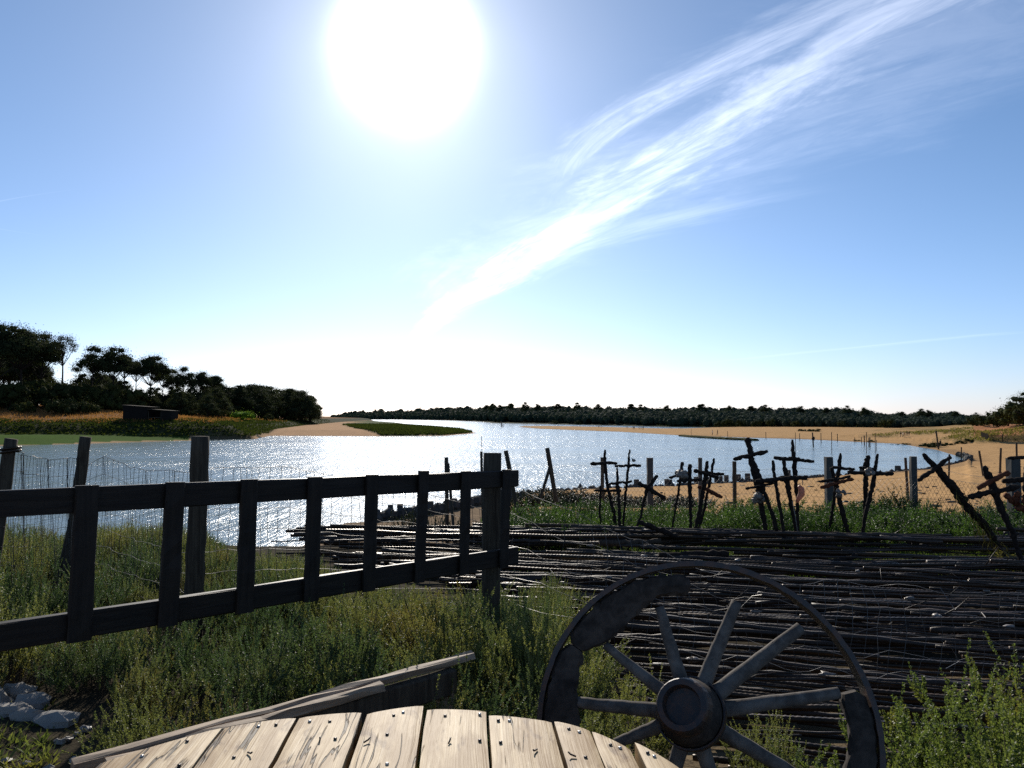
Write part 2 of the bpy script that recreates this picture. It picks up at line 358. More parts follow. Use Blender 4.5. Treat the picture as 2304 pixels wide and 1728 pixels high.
BARK = mat("pine_bark", lambda k: pbsdf(k, k.mix(k.noise(objc(k), 6, 4), (0.045, 0.03, 0.024), (0.02, 0.016, 0.015)), 0.95, spec=0.15))

# ------------------------------------------------------------------ terrain
def px_poly(pts, z=0.0): return np.array([at_z(x, y, z)[:2] for x, y in pts])
def poly_sd(P, poly):
    d = np.full(len(P), 1e12); ins = np.zeros(len(P), bool); n = len(poly)
    for i in range(n):
        a, b = poly[i], poly[(i + 1) % n]; e = b - a; wv = P - a
        t = np.clip((wv @ e) / max(e @ e, 1e-9), 0, 1)
        d = np.minimum(d, ((wv - t[:, None] * e) ** 2).sum(1))
        c1 = (P[:, 1] >= a[1]) != (P[:, 1] >= b[1])
        with np.errstate(divide='ignore', invalid='ignore'):
            xs = a[0] + (P[:, 1] - a[1]) * e[0] / (e[1] if abs(e[1]) > 1e-9 else 1e-9)
        ins ^= c1 & (P[:, 0] < xs)
    d = np.sqrt(d); return np.where(ins, d, -d)
KERB_PX = [(845, 1161), (960, 1147), (1100, 1121), (1220, 1110), (1350, 1103), (1480, 1098), (1620, 1091), (1760, 1083), (1900, 1072), (2020, 1064), (2090, 1058), (2140, 1048), (2172, 1040), (2182, 1031), (2172, 1025), (2155, 1021)]
FAR_FRONT = [(2110, 1012.5), (2064, 1005), (2028, 999), (1900, 993), (1800, 988), (1690, 985), (1527, 979.5), (1400, 972), (1217, 965), (1163, 960.5)]
FAR_BACK = [(1180, 958.6), (1300, 960), (1400, 961.8), (1517, 965)]
KERB = px_poly(KERB_PX, 0.3)
POLY_R = np.concatenate([KERB, px_poly(FAR_FRONT), px_poly(FAR_BACK), px_poly([(1620, 961)]), [[700, 420], [700, -60], [-9, 25], [-8.5, 40]]])
POLY_A = np.concatenate([px_poly([(-900, 1016), (0, 1003.5), (140, 1000), (300, 995), (430, 991.5), (452, 989), (400, 984), (362, 980.2), (450, 981), (570, 980.5), (700, 981), (850, 981.5), (1000, 980.5), (1073, 974.5), (1045, 967.5), (985, 962), (930, 956), (890, 950.5), (840, 947)]), [[-300, 1500], [-2500, 1500], [-2500, 100]]])
BANK_PX = [(-900, 986), (0, 977), (200, 976.5), (360, 975.5), (560, 974), (625, 964), (690, 956), (770, 949), (840, 945)]
POLY_B = np.concatenate([px_poly(BANK_PX, 1.5), [[-400, 1600], [-3000, 1600], [-3000, 120]]])
POLY_G = np.concatenate([px_poly([(740, 942.0), (900, 943.2), (1000, 945.3), (1080, 948.5), (1110, 951.5), (1200, 953.2), (1300, 955.4), (1400, 957.5), (1500, 960), (1620, 961.5), (1800, 964), (2000, 967), (2150, 970), (2304, 972), (2700, 976)]), [[1500, 500], [4500, 2500], [2500, 6000], [-2500, 6000]]])
POLY_D = px_poly([(1880, 979), (2000, 981), (2090, 987), (2200, 992), (2304, 994), (2800, 1000), (2900, 968), (2304, 962), (2000, 964)], 0.9)
kaz = KERB[:14, 0] / KERB[:14, 1]; kyy = KERB[:14, 1]
def height(x, y):
    x = np.atleast_1d(np.asarray(x, float)); y = np.atleast_1d(np.asarray(y, float)); P = np.stack([x, y], 1)
    az = x / np.maximum(y, 0.3)
    sA, sB, sG, sR, sD = (poly_sd(P, q) for q in (POLY_A, POLY_B, POLY_G, POLY_R, POLY_D))
    h = np.full(len(x), -1.5)
    def prof(s, xs, zs): return np.where(s > -40, np.interp(s, xs, zs), -1.5)
    h = np.maximum(h, prof(sA, [-15, 0, 20, 200], [-1.5, 0, 1.4, 1.7]))
    left = sst(-0.22, -0.45, az)
    hb = prof(sB, [-4, 0, 5, 12], [-1.5, 0.9, 3.1, 3.7]) + np.where(sB > 5, np.interp(sB, [5, 70, 300], [0, 5.2, 7.0]) * left + (1 - left) * np.interp(sB, [5, 60], [0, 1.0]), 0)
    h = np.maximum(h, hb)
    h = np.maximum(h, prof(sG, [-15, 0, 10, 60, 300, 900], [-1.5, 0, 0.8, 1.8, 5.0, 6.0]))
    h = np.maximum(h, prof(sR, [-12, 0, 12, 60], [-1.5, 0.02, 0.42, 0.9]))
    bump = 0.5 + 0.5 * np.sin(x * 0.35 + 1.3 * np.sin(y * 0.11)) * np.sin(y * 0.23 + x * 0.07)
    h = np.maximum(h, np.where(sD > 0, 0.8 + np.interp(sD, [0, 8, 25], [0, 0.7, 1.6]) * (0.55 + 0.6 * bump) + sst(0.55, 0.72, az) * np.interp(sD, [0, 10], [0, 1.4]), -1.5))
    zp = np.interp(y, [-60, 1.5, 4, 8, 12, 19, 23], [4.6, 3.95, 3.86, 3.70, 3.52, 3.16, 2.96])
    zl = zp * (1 - sst(11.6, 22, y)) - 1.5 * sst(11.6, 22, y)
    yk = np.interp(az, kaz, kyy); yk = np.where(az > kaz[-1], kyy[-1], yk)
    t = np.clip((y - 20) / (yk - 20), 0, 1)
    zr = np.where(y < 20, zp, 3.12 + (np.where(az > kaz[-1], np.maximum(prof(sR, [-12, 0, 12, 60], [-1.5, 0.02, 0.42, 0.9]), .05), 0.42) - 3.12) * t ** 0.85)
    zr = np.where(y > yk, -1.5, zr)
    wr = sst(-0.075, 0.04, az)
    near = np.where(y < 11.6, zp, zl * (1 - wr) + zr * wr)
    near = np.where(y > 170, -1.5, near)
    near = np.where((y < 60) & (az < -0.1) & (y > 22), -1.5, near)
    return np.maximum(h, near)
def gz(x, y): return float(height([x], [y])[0])
_T = np.geomspace(1.2, 6000, 3500)
def hit(px, py):
    d = ray(px, py); p = np.array([0, 0, H]) + _T[:, None] * d
    g = np.maximum(height(p[:, 0], p[:, 1]), 0.0); i = np.argmax(p[:, 2] <= g)
    if p[i, 2] > g[i]: return at_y(px, py, 900)
    q = p[i].copy(); q[2] = g[i]; return q

def fbm(x, y):
    s = 0
    for f, a, p in ((0.9, 1, .3), (2.1, .5, 1.7), (4.7, .3, 2.9), (9.3, .16, 4.1)):
        s = s + a * np.sin(x*f + p + 1.7*np.sin(y*f*0.8 + p*2)) * np.cos(y*f*1.1 - p + 1.3*np.sin(x*f*0.7))
    return s
def build_ground():
    ang = np.unique(np.concatenate([np.linspace(-180, -44, 30), np.linspace(-44, 44, 720), np.linspace(44, 180, 30)]))[:-1]
    rad = np.concatenate([np.geomspace(0.4, 260, 430), np.geomspace(265, 6000, 100)])
    A, Rr = np.meshgrid(np.radians(ang), rad); x = (np.sin(A) * Rr).ravel(); y = (np.cos(A) * Rr).ravel()
    z = height(x, y)
    nearw = (Rr.ravel() < 30)
    z = z + np.where(nearw & (z > 0), 0.02 * fbm(x * 1.4, y * 1.4), 0)
    beach = (z > 0.35) & (y > 19) & (y < 75)
    z = z + np.where(beach, 0.035 * fbm(x * 0.8, y * 0.8) * sst(19, 26, y), 0)
    m, n = Rr.shape; i, j = np.meshgrid(np.arange(m - 1), np.arange(n), indexing='ij'); i = i.ravel(); j = j.ravel(); j2 = (j + 1) % n
    q = np.stack([i*n+j, i*n+j2, (i+1)*n+j2, (i+1)*n+j], 1)
    mb = MB(); mb.add(np.stack([x, y, z], 1), [q, np.array([list(range(n-1, -1, -1))])])
    me = mb.mesh("ground", GROUND)
    P = np.stack([x, y], 1); az = x / np.maximum(y, 0.3)
    col = np.tile(np.array([0.040, 0.033, 0.022]), (len(x), 1))
    def put(wt, c):
        nonlocal col; wt = np.clip(wt, 0, 1)[:, None]; col = col * (1 - wt) + np.array(c) * wt
    sand = (0.44, 0.262, 0.115)
    sA, sB, sG, sR, sD = (poly_sd(P, q_) for q_ in (POLY_A, POLY_B, POLY_G, POLY_R, POLY_D))
    put((sR > -8) * (y > 21), sand)
    put(sst(14.5, 17.5, y) * sst(-0.1, 0.0, az) * (y < 80), sand)
    put((sR > -8) * (y > 21) * (y < 62) * sst(0.03, -0.03, az) * .8, (0.13, 0.10, 0.07))
    put(sst(4.0, .6, sR + 1.2*fbm(x*.15, y*.1)) * (sR > -8) * (y > 60) * .6, (0.22, 0.14, 0.075))
    put((sA > -15) * 1.0, (0.42, 0.25, 0.13))
    mud = (sA > -10) & (az < -0.39)
    put(mud * 1.0, (0.040, 0.085, 0.006)); put((sA < 4 + 3*fbm(x*.05, y*.03)) * mud * 1.0, (0.36, 0.24, 0.13))
    put(((sA > 1.5) & (sA < 120) & (az < -0.03) & (sB < -3)) * sst(-.006, .006, az + .172 + .0009*sA + .006*fbm(x*.05, y*.03)), (0.07, 0.085, 0.03))
    put(sst(-2, 1, sB), (0.04, 0.042, 0.02))
    put(sst(10, 26, sB + 5 * fbm(x * 0.05, y * 0.05)), (0.27, 0.13, 0.05))
    put((sG > -5) * (sR < 2) * (sD < 0), (0.05, 0.05, 0.025))
    put((sD > 0) * sst(-0.6, 0.7, fbm(x * 0.2, y * 0.12)) * 0.7, (0.16, 0.13, 0.05))
    put((sD > 6) * (az > 0.6) * 0.8, (0.36, 0.15, 0.07))
    # seabed
    put((z < -0.1) * 1.0, (0.09, 0.08, 0.05))
    # yard
    yard = (y < 14) & (y > -60)
    put(yard * sst(9, 12.6, y) * sst(0.5, 2.0, x) * 0.85, (0.085, 0.115, 0.02))
    put(yard * sst(0.35, 0.9, fbm(x * 0.55 + 4, y * 0.9)) * sst(-0.2, 0.6, x) * 0.6, (0.22, 0.165, 0.10))
    put(yard * sst(.045, .075, az) * sst(.165, .14, az) * sst(8.2, 8.8, y) * sst(11.2, 10.6, y), (0.5, 0.4, 0.25))
    put(yard * (x < -1.3) * (y < 3.4) * 0.8, (0.24, 0.165, 0.09))
    at = me.attributes.new("tint", 'FLOAT_COLOR', 'POINT'); at.data.foreach_set('color', np.concatenate([col, np.ones((len(x), 1))], 1).ravel())
    tag(link("ground", me), kind='structure')
def groundmat(k):
    a = k.new('ShaderNodeAttribute', attribute_name='tint').outputs['Color']
    p = pos(k)
    n = k.noise(p, 1.3, 8, 0.62); n2 = k.noise(p, 11.0, 6, 0.6); n3 = k.noise(k.mapv(p, (0.6, 1.6, 1)), 0.28, 4)
    v = k.m('ADD', k.m('MULTIPLY', k.m('SUBTRACT', n, 0.5), 0.9), k.m('ADD', k.m('MULTIPLY', k.m('SUBTRACT', n2, 0.5), 0.8), 1.0))
    v = k.m('ADD', v, k.m('MULTIPLY', k.m('SUBTRACT', n3, 0.5), 0.7))
    c = k.mix(1.0, a, k.new('ShaderNodeCombineColor', {0: v, 1: v, 2: v}).outputs[0], 'MULTIPLY')
    foot = k.new('ShaderNodeTexVoronoi', {'Vector': p, 'Scale': 2.6, 'Randomness': 1.0}).outputs[0]
    hgt = k.m('ADD', k.m('MULTIPLY', n2, 0.5), k.m('MULTIPLY', k.ramp(foot, 0.0, 0.45), 0.9))
    return pbsdf(k, c, 1.0, hgt, 0.8, 0.07, spec=0.02)
GROUND = mat("ground_soil_sand", groundmat)
build_ground()

def watermat(k):
    p = pos(k)
    q = k.mapv(p, (1.0, 0.62, 1.0))
    n1 = k.noise(q, 0.55, 3, 0.55, 0.5); n2 = k.noise(q, 2.1, 4, 0.6, 0.6); n3 = k.noise(k.mapv(p, (1, 1, 1)), 7.5, 3, 0.6)
    calm = k.ramp(k.noise(k.mapv(p, (0.35, 1, 1)), 0.045, 4, 0.6), 0.3, 0.7)
    rows = k.noise(k.mapv(p, (1.7, 0.16, 1.0)), 1.0, 4, 0.62, 0.3); rows2 = k.noise(k.mapv(p, (0.45, 0.05, 1.0)), 1.0, 4, 0.6, 0.3)
    hgt = k.m('ADD', k.m('MULTIPLY', n1, 0.20), k.m('ADD', k.m('MULTIPLY', n2, 0.11), k.m('MULTIPLY', n3, 0.032)))
    hgt = k.m('ADD', hgt, k.m('ADD', k.m('MULTIPLY', rows, 0.13), k.m('MULTIPLY', rows2, 0.32)))
    hgt = k.m('MULTIPLY', hgt, k.m('MULTIPLY_ADD', calm, 0.75, 0.45))
    b = k.new('ShaderNodeBump', {'Height': hgt, 'Strength': 1.0, 'Distance': 1.0})
    pr = k.new('ShaderNodeBsdfPrincipled', {'Base Color': (0.20, 0.265, 0.27, 1), 'Roughness': 0.13, 'IOR': 1.33, 'Normal': b.outputs[0]})
    return pr
WATER = mat("estuary_water", watermat)
def build_water():
    mb = MB(); S = 6000
    mb.add([[-S, -200, 0], [S, -200, 0], [S, S, 0], [-S, S, 0]], [[[0, 1, 2, 3]]], 0, False)
    tag(link("water", mb.mesh("water", WATER)), kind='structure')
build_water()

# ------------------------------------------------------------------ plants: shared builders
def rand_dir(n, rs, up=0.0):
    v = rs.normal(0, 1, (n, 3)); v[:, 2] += up; return v / np.linalg.norm(v, axis=1, keepdims=True)
def stem_leaves(mb, pts, rs, n, L, W, t0=0.2, up=0.8, mat=0, taper=0.45):
    """small leaves set all round a curved stem"""
    pts = np.asarray(pts); t = rs.uniform(t0, 1.0, n) ** 0.85; k = t * (len(pts) - 1); i = np.minimum(k.astype(int), len(pts) - 2); fr = (k - i)[:, None]
    c = pts[i] * (1 - fr) + pts[i + 1] * fr
    ax = pts[i + 1] - pts[i]; ax /= np.linalg.norm(ax, axis=1, keepdims=True)
    d = rand_dir(n, rs); d -= ax * (d * ax).sum(1, keepdims=True); d /= np.linalg.norm(d, axis=1, keepdims=True)
    a = d + ax * up; a /= np.linalg.norm(a, axis=1, keepdims=True)
    l = L * rs.uniform(0.65, 1.2, n)[:, None] * (1 - taper * t[:, None])
    b = np.cross(a, rand_dir(n, rs)); b /= np.maximum(np.linalg.norm(b, axis=1, keepdims=True), 1e-6)
    mb.leaves(c, a * l, b * W * rs.uniform(0.7, 1.2, n)[:, None], mat)
def bush_mesh(name, seed, mats, nst=54, hgt=0.57, rad=0.40, nl=180, L=0.0155, W=0.0056, shoots=6, lean=0.5):
    rs = np.random.default_rng(seed); mb = MB()
    for _ in range(nst):
        a = rs.uniform(0, 2*np.pi); r = rad * math.sqrt(rs.uniform(0, 1)); base = np.array([math.cos(a)*r*0.45, math.sin(a)*r*0.45, -0.04])
        h = hgt * rs.uniform(0.55, 1.08) * (1 - 0.35*(r/rad)**2)
        out = np.array([math.cos(a), math.sin(a), 0]) * r * lean * 1.6 + rs.normal(0, 0.03, 3)
        t = np.linspace(0, 1, 6)[:, None]; pts = base + np.array([0, 0, h]) * t + out * t**1.4 + rs.normal(0, 0.008, (6, 3)) * t
        mb.tube(pts, np.linspace(0.0035, 0.0012, 6), 3, 1, cap=False)
        stem_leaves(mb, pts, rs, nl, L, W, 0.25)
        for _ in range(shoots):
            i = rs.integers(2, 5); p = pts[i]; d = rand_dir(1, rs, 1.6)[0]; l = h * rs.uniform(0.18, 0.36)
            q = np.array([p, p + d*l*0.5 + [0, 0, l*0.06], p + d*l*0.9 + [0, 0, l*0.28]])
            stem_leaves(mb, q, rs, int(nl * 0.42), L * 0.9, W, 0.05)
    return mb.mesh(name, mats)

# ------------------------------------------------------------------ foreground shrubs
BUSHES = [bush_mesh("salt_shrub", 100 + i, [L_BUSH, STEM]) for i in range(4)]
BTALL = [bush_mesh("salt_shrub", 120 + i, [L_BUSH, STEM], 42, 0.74, 0.34, 220, 0.0155, 0.0056, 7, 0.38) for i in range(2)]
BLIME = [bush_mesh("lime_shrub", 140 + i, [L_LIME, STEM], 52, 0.64, 0.42, 210, 0.018, 0.0066, 8, 0.62) for i in range(2)]
BDEEP = [bush_mesh("broadleaf_shrub", 160 + i, [L_DEEP, STEM], 44, 0.55, 0.42, 60, 0.032, 0.013, 4, 0.7) for i in range(3)]
def plant(me, x, y, s, label, group, rz=None, sink=0.0, name=None, cat="shrub", sz=None):
    o = link(name or me.name.split(".")[0], me, None, (x, y, gz(x, y) - sink)); o.rotation_euler = (0, 0, random.uniform(0, 6.28) if rz is None else rz)
    o.scale = (s, s, s if sz is None else sz); return tag(o, label, cat, group)
def scatter(region, n, mind, fn):
    """dart throwing inside (x0, x1, y0, y1) where fn(x, y) holds"""
    out = []; x0, x1, y0, y1 = region; tries = 0
    while len(out) < n and tries < n * 60:
        tries += 1; x, y = random.uniform(x0, x1), random.uniform(y0, y1)
        if not fn(x, y): continue
        if all((x-a)**2 + (y-b)**2 > mind*mind for a, b in out): out.append((x, y))
    return out
def rail_y(x): return 3.2 + (x + 2.13) / 2.16 * 2.26      # the rail's line on the ground plan
def left_ok(x, y):
    if (y > 9.4 + 0.35 * (x + 1) and not (y < 11.3 and x < np.interp(y, [5.5, 7.0, 8.0, 9.5, 11.0, 12.5], [.25, -.35, -.9, -2.3, -3.2, -3.7]) - .05)) or x < -0.78 * y - 0.8: return False
    if x < -0.455 * y - .1 and y < 4.5: return False                  # bare stony corner at the lower left
    if y < 3.0: return False
    if x > -0.9 and y > 8.0 - 0.55 * (x + 1): return False            # the tubes start there
    return x < 0.62 - 0.05 * (y - 3) or y < 3.2
TOPX = [-400, 0, 170, 420, 520, 640, 700, 760, 1000, 1080, 1250, 1400]
TOPY = [1160, 1165, 1175, 1168, 1225, 1235, 1240, 1270, 1310, 1300, 1290, 1400]
for x, y in scatter((-8.6, 0.7, 2.5, 11.3), 210, 0.34, left_ok):
    tall = random.random() < 0.35
    behind = y > rail_y(x)
    cl_ = float(fbm(np.array([x * 1.1 + 3]), np.array([y * 1.1]))[0])
    if cl_ < -0.85: continue
    s = random.uniform(0.72, 1.25) * (0.92 + 0.28 * cl_)
    lim = (H - (np.interp(1152 + x / y * F, TOPX, TOPY) + random.uniform(0, 40) - 937) / F * y - gz(x, y)) / (0.72 if tall else 0.56)
    if not behind: lim = min(lim, (H - (np.interp(1152 + x / y * F, [0, 1160], [1470, 1285]) + random.uniform(0, 50) - 937) / F * y - gz(x, y)) / (0.72 if tall else 0.56))
    if lim < 0.24: continue
    s = min(s, lim)
    lab = "feathery green salt shrub in the thicket behind the dark rail fence" if behind else "feathery green salt shrub in the thicket between the table and the rail fence"
    grp = "salt shrubs behind the rail fence" if behind else "salt shrubs in front of the rail fence"
    plant(random.choice(BTALL if tall else BUSHES), x, y, s, lab, grp)
for x, y in scatter((-6.2, -2.0, 8.6, 11.5), 44, 0.36, lambda x, y: x < np.interp(y, [8.0, 9.5, 11.0, 12.5], [-.9, -2.3, -3.2, -3.7]) + .1 and -0.56 < x / y < -0.2):
    lim = (H - (np.interp(1152 + x / y * F, TOPX, TOPY) + random.uniform(0, 14) - 937) / F * y - gz(x, y)) / 0.56
    if lim > .2: plant(random.choice(BUSHES), x, y, max(min(1.1, lim), .5), "feathery green salt shrub in the thicket behind the dark rail fence", "salt shrubs behind the rail fence", sz=min(lim, 1.1))
for px, py, Y, s, me, lab in ((520, 1560, 3.0, 0.8, BTALL[0], "shrub with reddish lower twigs rising in front of the rail fence"),
                              (640, 1600, 3.05, 0.55, BTALL[1], "small feathery shrub just behind the weathered bench plank"),
                              (800, 1530, 3.5, 0.7, BUSHES[1], "feathery shrub leaning over the far end of the bench plank"),
                              (1080, 1560, 3.3, 0.85, BTALL[0], "dark feathery shrub between the bench plank and the cart wheel"),
                              (1230, 1500, 3.9, 0.95, BTALL[1], "shrub growing against the left rim of the cart wheel"),
                              (1130, 1620, 2.75, 0.5, BUSHES[2], "low shrub just beyond the round table's far edge"),
                              (955, 1600, 2.8, 0.42, BTALL[1], "thin sprig rising beyond the middle of the round table")):
    p = at_y(px, py, Y); plant(me, p[0], p[1], s, lab, None)
for px, Y, s, me, lab in ((2305, 2.55, 1.02, BLIME[0], "bright yellow green shrub at the lower right corner, the biggest one"),
                          (2190, 2.7, 1.0, BLIME[1], "bright yellow green shrub just left of the biggest corner shrub"),
                          (2075, 2.6, 0.75, BLIME[0], "small bright green sprig at the bottom edge right of the wheel"),
                          (2350, 3.0, 1.1, BLIME[1], "bright green shrub behind the biggest corner shrub")):
    p = at_y(px, 1700, Y); plant(me, p[0], p[1], s, lab, None)
for px, Y, s, me in ((1700, 2.62, 0.62, BUSHES[0]), (1790, 2.75, 0.7, BTALL[0]), (1620, 2.6, 0.45, BUSHES[3]), (1860, 2.5, 0.55, BUSHES[2]), (1950, 2.7, 0.42, BUSHES[1]), (1720, 3.3, 0.6, BTALL[1])):
    p = at_y(px, 1700, Y); plant(me, p[0], p[1], s, "dull green shrub growing round the foot of the cart wheel", "shrubs at the foot of the wheel", sink=0.05)
# green shrubs between the tubes and the wire netting fence
def mid_ok(x, y):
    az = x / y
    return -0.03 < az < 0.80 and y > 11.35 - 1.3 * max(0, az - 0.3) and y < 17.8 - 7.6 * max(0, az - 0.25)
MIDX = [1000, 1100, 1160, 1220, 1350, 1480, 1600, 1680, 1780, 1870, 1960, 2050, 2130, 2200, 2260, 2420]
MIDY = [1170, 1150, 1135, 1118, 1122, 1128, 1122, 1108, 1116, 1122, 1108, 1118, 1132, 1128, 1100, 1096]
for x, y in scatter((-0.5, 13.5, 10.6, 18.5), 170, 0.46, mid_ok):
    az = x / y; deep = az > 0.3 and random.random() < 0.85
    me = random.choice(BDEEP)
    lim = (H - (np.interp(1152 + az * F, MIDX, MIDY) + random.uniform(-10, 40) - 937) / F * y - gz(x, y)) / 0.58 - .08
    if lim < 0.3: continue
    plant(me, x, y, max(min(random.uniform(0.95, 1.5), lim * 1.5), .5), "rounded green shrub in the belt between the tubes and the netting fence", "shrubs along the netting fence", sz=min(lim, 1.4))
BDARK = [bush_mesh("broadleaf_shrub", 180 + i, [leafmat("darker_green_leaves", (0.022, 0.045, 0.012), (0.010, 0.022, 0.008), 0.25), STEM], 44, 0.6, 0.45, 90, 0.03, 0.012, 5, 0.7) for i in range(1)]  # leaf colour darker than on the other broadleaf shrubs
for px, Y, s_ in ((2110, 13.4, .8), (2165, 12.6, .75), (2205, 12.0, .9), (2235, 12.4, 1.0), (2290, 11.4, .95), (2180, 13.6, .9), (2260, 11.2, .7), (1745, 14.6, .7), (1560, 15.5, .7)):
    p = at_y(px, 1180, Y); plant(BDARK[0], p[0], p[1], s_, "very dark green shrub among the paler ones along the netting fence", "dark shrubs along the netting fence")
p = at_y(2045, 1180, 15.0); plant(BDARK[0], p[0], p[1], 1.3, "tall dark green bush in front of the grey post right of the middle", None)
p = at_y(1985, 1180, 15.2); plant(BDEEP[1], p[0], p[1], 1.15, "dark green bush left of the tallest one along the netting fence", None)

def blades(name, XY, zs, mats, rs, hgt, wid, per=3, label=None, lean=0.35):
    """many grass blades as ONE mesh"""
    n = len(XY) * per; x = np.repeat(XY[:, 0], per) + rs.normal(0, hgt*0.2, n); y = np.repeat(XY[:, 1], per) + rs.normal(0, hgt*0.2, n); z = np.repeat(zs, per)
    l = hgt * rs.uniform(0.5, 1.25, n); a = np.stack([rs.normal(0, lean, n)*l, rs.normal(0, lean, n)*l, l], 1)
    th = rs.uniform(0, 2*np.pi, n); b = np.stack([np.cos(th), np.sin(th), np.zeros(n)], 1) * wid * rs.uniform(0.6, 1.3, n)[:, None]
    mb = MB(); mb.leaves(np.stack([x, y, z - 0.02], 1), a, b)
    return tag(link(name, mb.mesh(name, mats)), label, None, None, 'stuff')
def area(poly_fn, region, n, rs):
    x = rs.uniform(region[0], region[1], n); y = rs.uniform(region[2], region[3], n); k = poly_fn(x, y)
    XY = np.stack([x[k], y[k]], 1); return XY, height(XY[:, 0], XY[:, 1])
XY, Z = area(lambda x, y: (x/y > -0.02) & (x/y < 0.85), (-0.5, 13, 8.5, 18), 9000, rng)
blades("short_grass", XY, Z, L_GRASS, rng, 0.085, 0.010, 4, "short bright grass between the tubes and the green shrubs")

# ------------------------------------------------------------------ left bank: grass, hut, pines
def bank_grass():
    rs = np.random.default_rng(21)
    n = 26000; az = rs.uniform(-0.75, -0.12, n); d = 1.0 / rs.uniform(1/420, 1/172, n)
    x, y = az * d, d; s = poly_sd(np.stack([x, y], 1), POLY_B); k = s > 9 + 4 * fbm(x*0.05, y*0.05); x, y = x[k], y[k]
    z = height(x, y); blades("rust_grass", np.stack([x, y], 1), z, L_ORANGE, rs, 0.62, 0.15, 2, "rust coloured dry grass on the left bank")
    n = 52000; az = rs.uniform(-0.75, -0.10, n); d = 1.0 / rs.uniform(1/520, 1/165, n)
    x, y = az * d, d; s = poly_sd(np.stack([x, y], 1), POLY_B); k = (s > -0.5) & (s < 15 + 6 * fbm(x*0.08, y*0.06)); x, y = x[k], y[k]
    blades("marsh_scrub", np.stack([x, y], 1), height(x, y), L_MARSH, rs, 0.5, 0.42, 2, "dark green scrub along the edge of the left bank", 0.7)
    n = 16000; az = rs.uniform(-0.23, -0.04, n); d = 1.0 / rs.uniform(1/380, 1/205, n)
    x, y = az * d, d; P = np.stack([x, y], 1); s = poly_sd(P, POLY_A); k = (s > 1.5) & (s < 75) & (poly_sd(P, POLY_B) < -2) & (az + .172 + .0009*s + .006*fbm(x*.05, y*.03) > 0); x, y = x[k], y[k]
    blades("island_grass", np.stack([x, y], 1), height(x, y), L_MARSH, rs, 0.8, 0.4, 2, "low green marsh plants on the tongue of land in the water", 0.5)
    n = 9000; az = rs.uniform(0.40, 0.75, n); d = rs.uniform(95, 190, n)
    x, y = az * d, d; s = poly_sd(np.stack([x, y], 1), POLY_D); k = (s > 0.5) & (fbm(x*0.2, y*0.12) > 0.0); x, y = x[k], y[k]
    blades("dune_grass", np.stack([x, y], 1), height(x, y), L_DUNE, rs, 0.55, 0.16, 3, "straw coloured dune grass at the back of the beach", 0.5)
    n = 14000; az = rs.uniform(-0.05, 0.7, n); d = rs.uniform(180, 430, n)
    x, y = az * d, d; P = np.stack([x, y], 1); s = poly_sd(P, POLY_G); k = (s > 0) & (s < 14) & (poly_sd(P, POLY_D) < 0); x, y = x[k], y[k]
    blades("shore_scrub", np.stack([x, y], 1), height(x, y), L_OLIVE, rs, 0.9, 0.6, 2, "low olive scrub at the foot of the far wood", 0.6)
bank_grass()

def pine_meshes(seed, hgt, crown_r, flat=0.5, bare=0.5, nclump=15, needles=420, leaf=0.46, lm=None, sparse=1.0):
    """trunk with limbs, and a flat-topped crown of needle clumps"""
    rs = np.random.default_rng(seed); tr = MB(); cr = MB(); lm = lm or L_PINE
    bend = rs.normal(0, 0.035, 2) * hgt; t = np.linspace(0, 1, 9)[:, None]
    trunk = np.hstack([bend[0]*np.sin(t*2.2) + rs.normal(0, .05, (9, 1)), bend[1]*np.sin(t*2.0), t*hgt*0.9])
    tr.tube(trunk, np.linspace(hgt*0.016, hgt*0.005, 9), 7)
    for i in range(nclump):
        a = i * 2.399 + rs.uniform(-.5, .5); q = (i + 0.5) / nclump; r = crown_r * math.sqrt(q) * rs.uniform(.75, 1.05)
        hz = hgt * (bare + (0.97 - bare) * (1 - (r / crown_r)**1.7 * (1 - flat*0.2)) * rs.uniform(0.55, 1.02) + 0.02)
        base = trunk[min(8, max(2, int((hz / hgt - 0.13) * 8)))]
        c = np.array([trunk[-1][0] + math.cos(a)*r, trunk[-1][1] + math.sin(a)*r, hz])
        mid = base * 0.45 + c * 0.55 - [0, 0, 0.03*hgt] + rs.normal(0, .15, 3)
        tr.tube([base, mid, c], [hgt*0.006, hgt*0.004, hgt*0.0018], 4, cap=False)
        cs = crown_r * rs.uniform(0.32, 0.52) * sparse; n = int(needles * rs.uniform(.7, 1.2))
        u = rs.normal(0, .5, (n, 3)); p = c + u * np.array([cs, cs, cs*0.62])
        m_ = u / np.maximum(np.linalg.norm(u, axis=1, keepdims=True), .05) + rand_dir(n, rs) * .7 + [0, 0, .3]; m_ /= np.linalg.norm(m_, axis=1, keepdims=True); d = np.cross(rand_dir(n, rs), m_); d /= np.linalg.norm(d, axis=1, keepdims=True); b = np.cross(d, m_); s = leaf * rs.uniform(.5, 1.2, (n, 1))
        if sparse == 1.0: cr.blob(c, (cs*.46, cs*.46, cs*.26), rs, 0, 7, 5, .3)
        cr.leaves(p - d*s*.5, d*s, b*s*.7)
    return tr.mesh("trunk", BARK), cr.mesh("crown", lm)
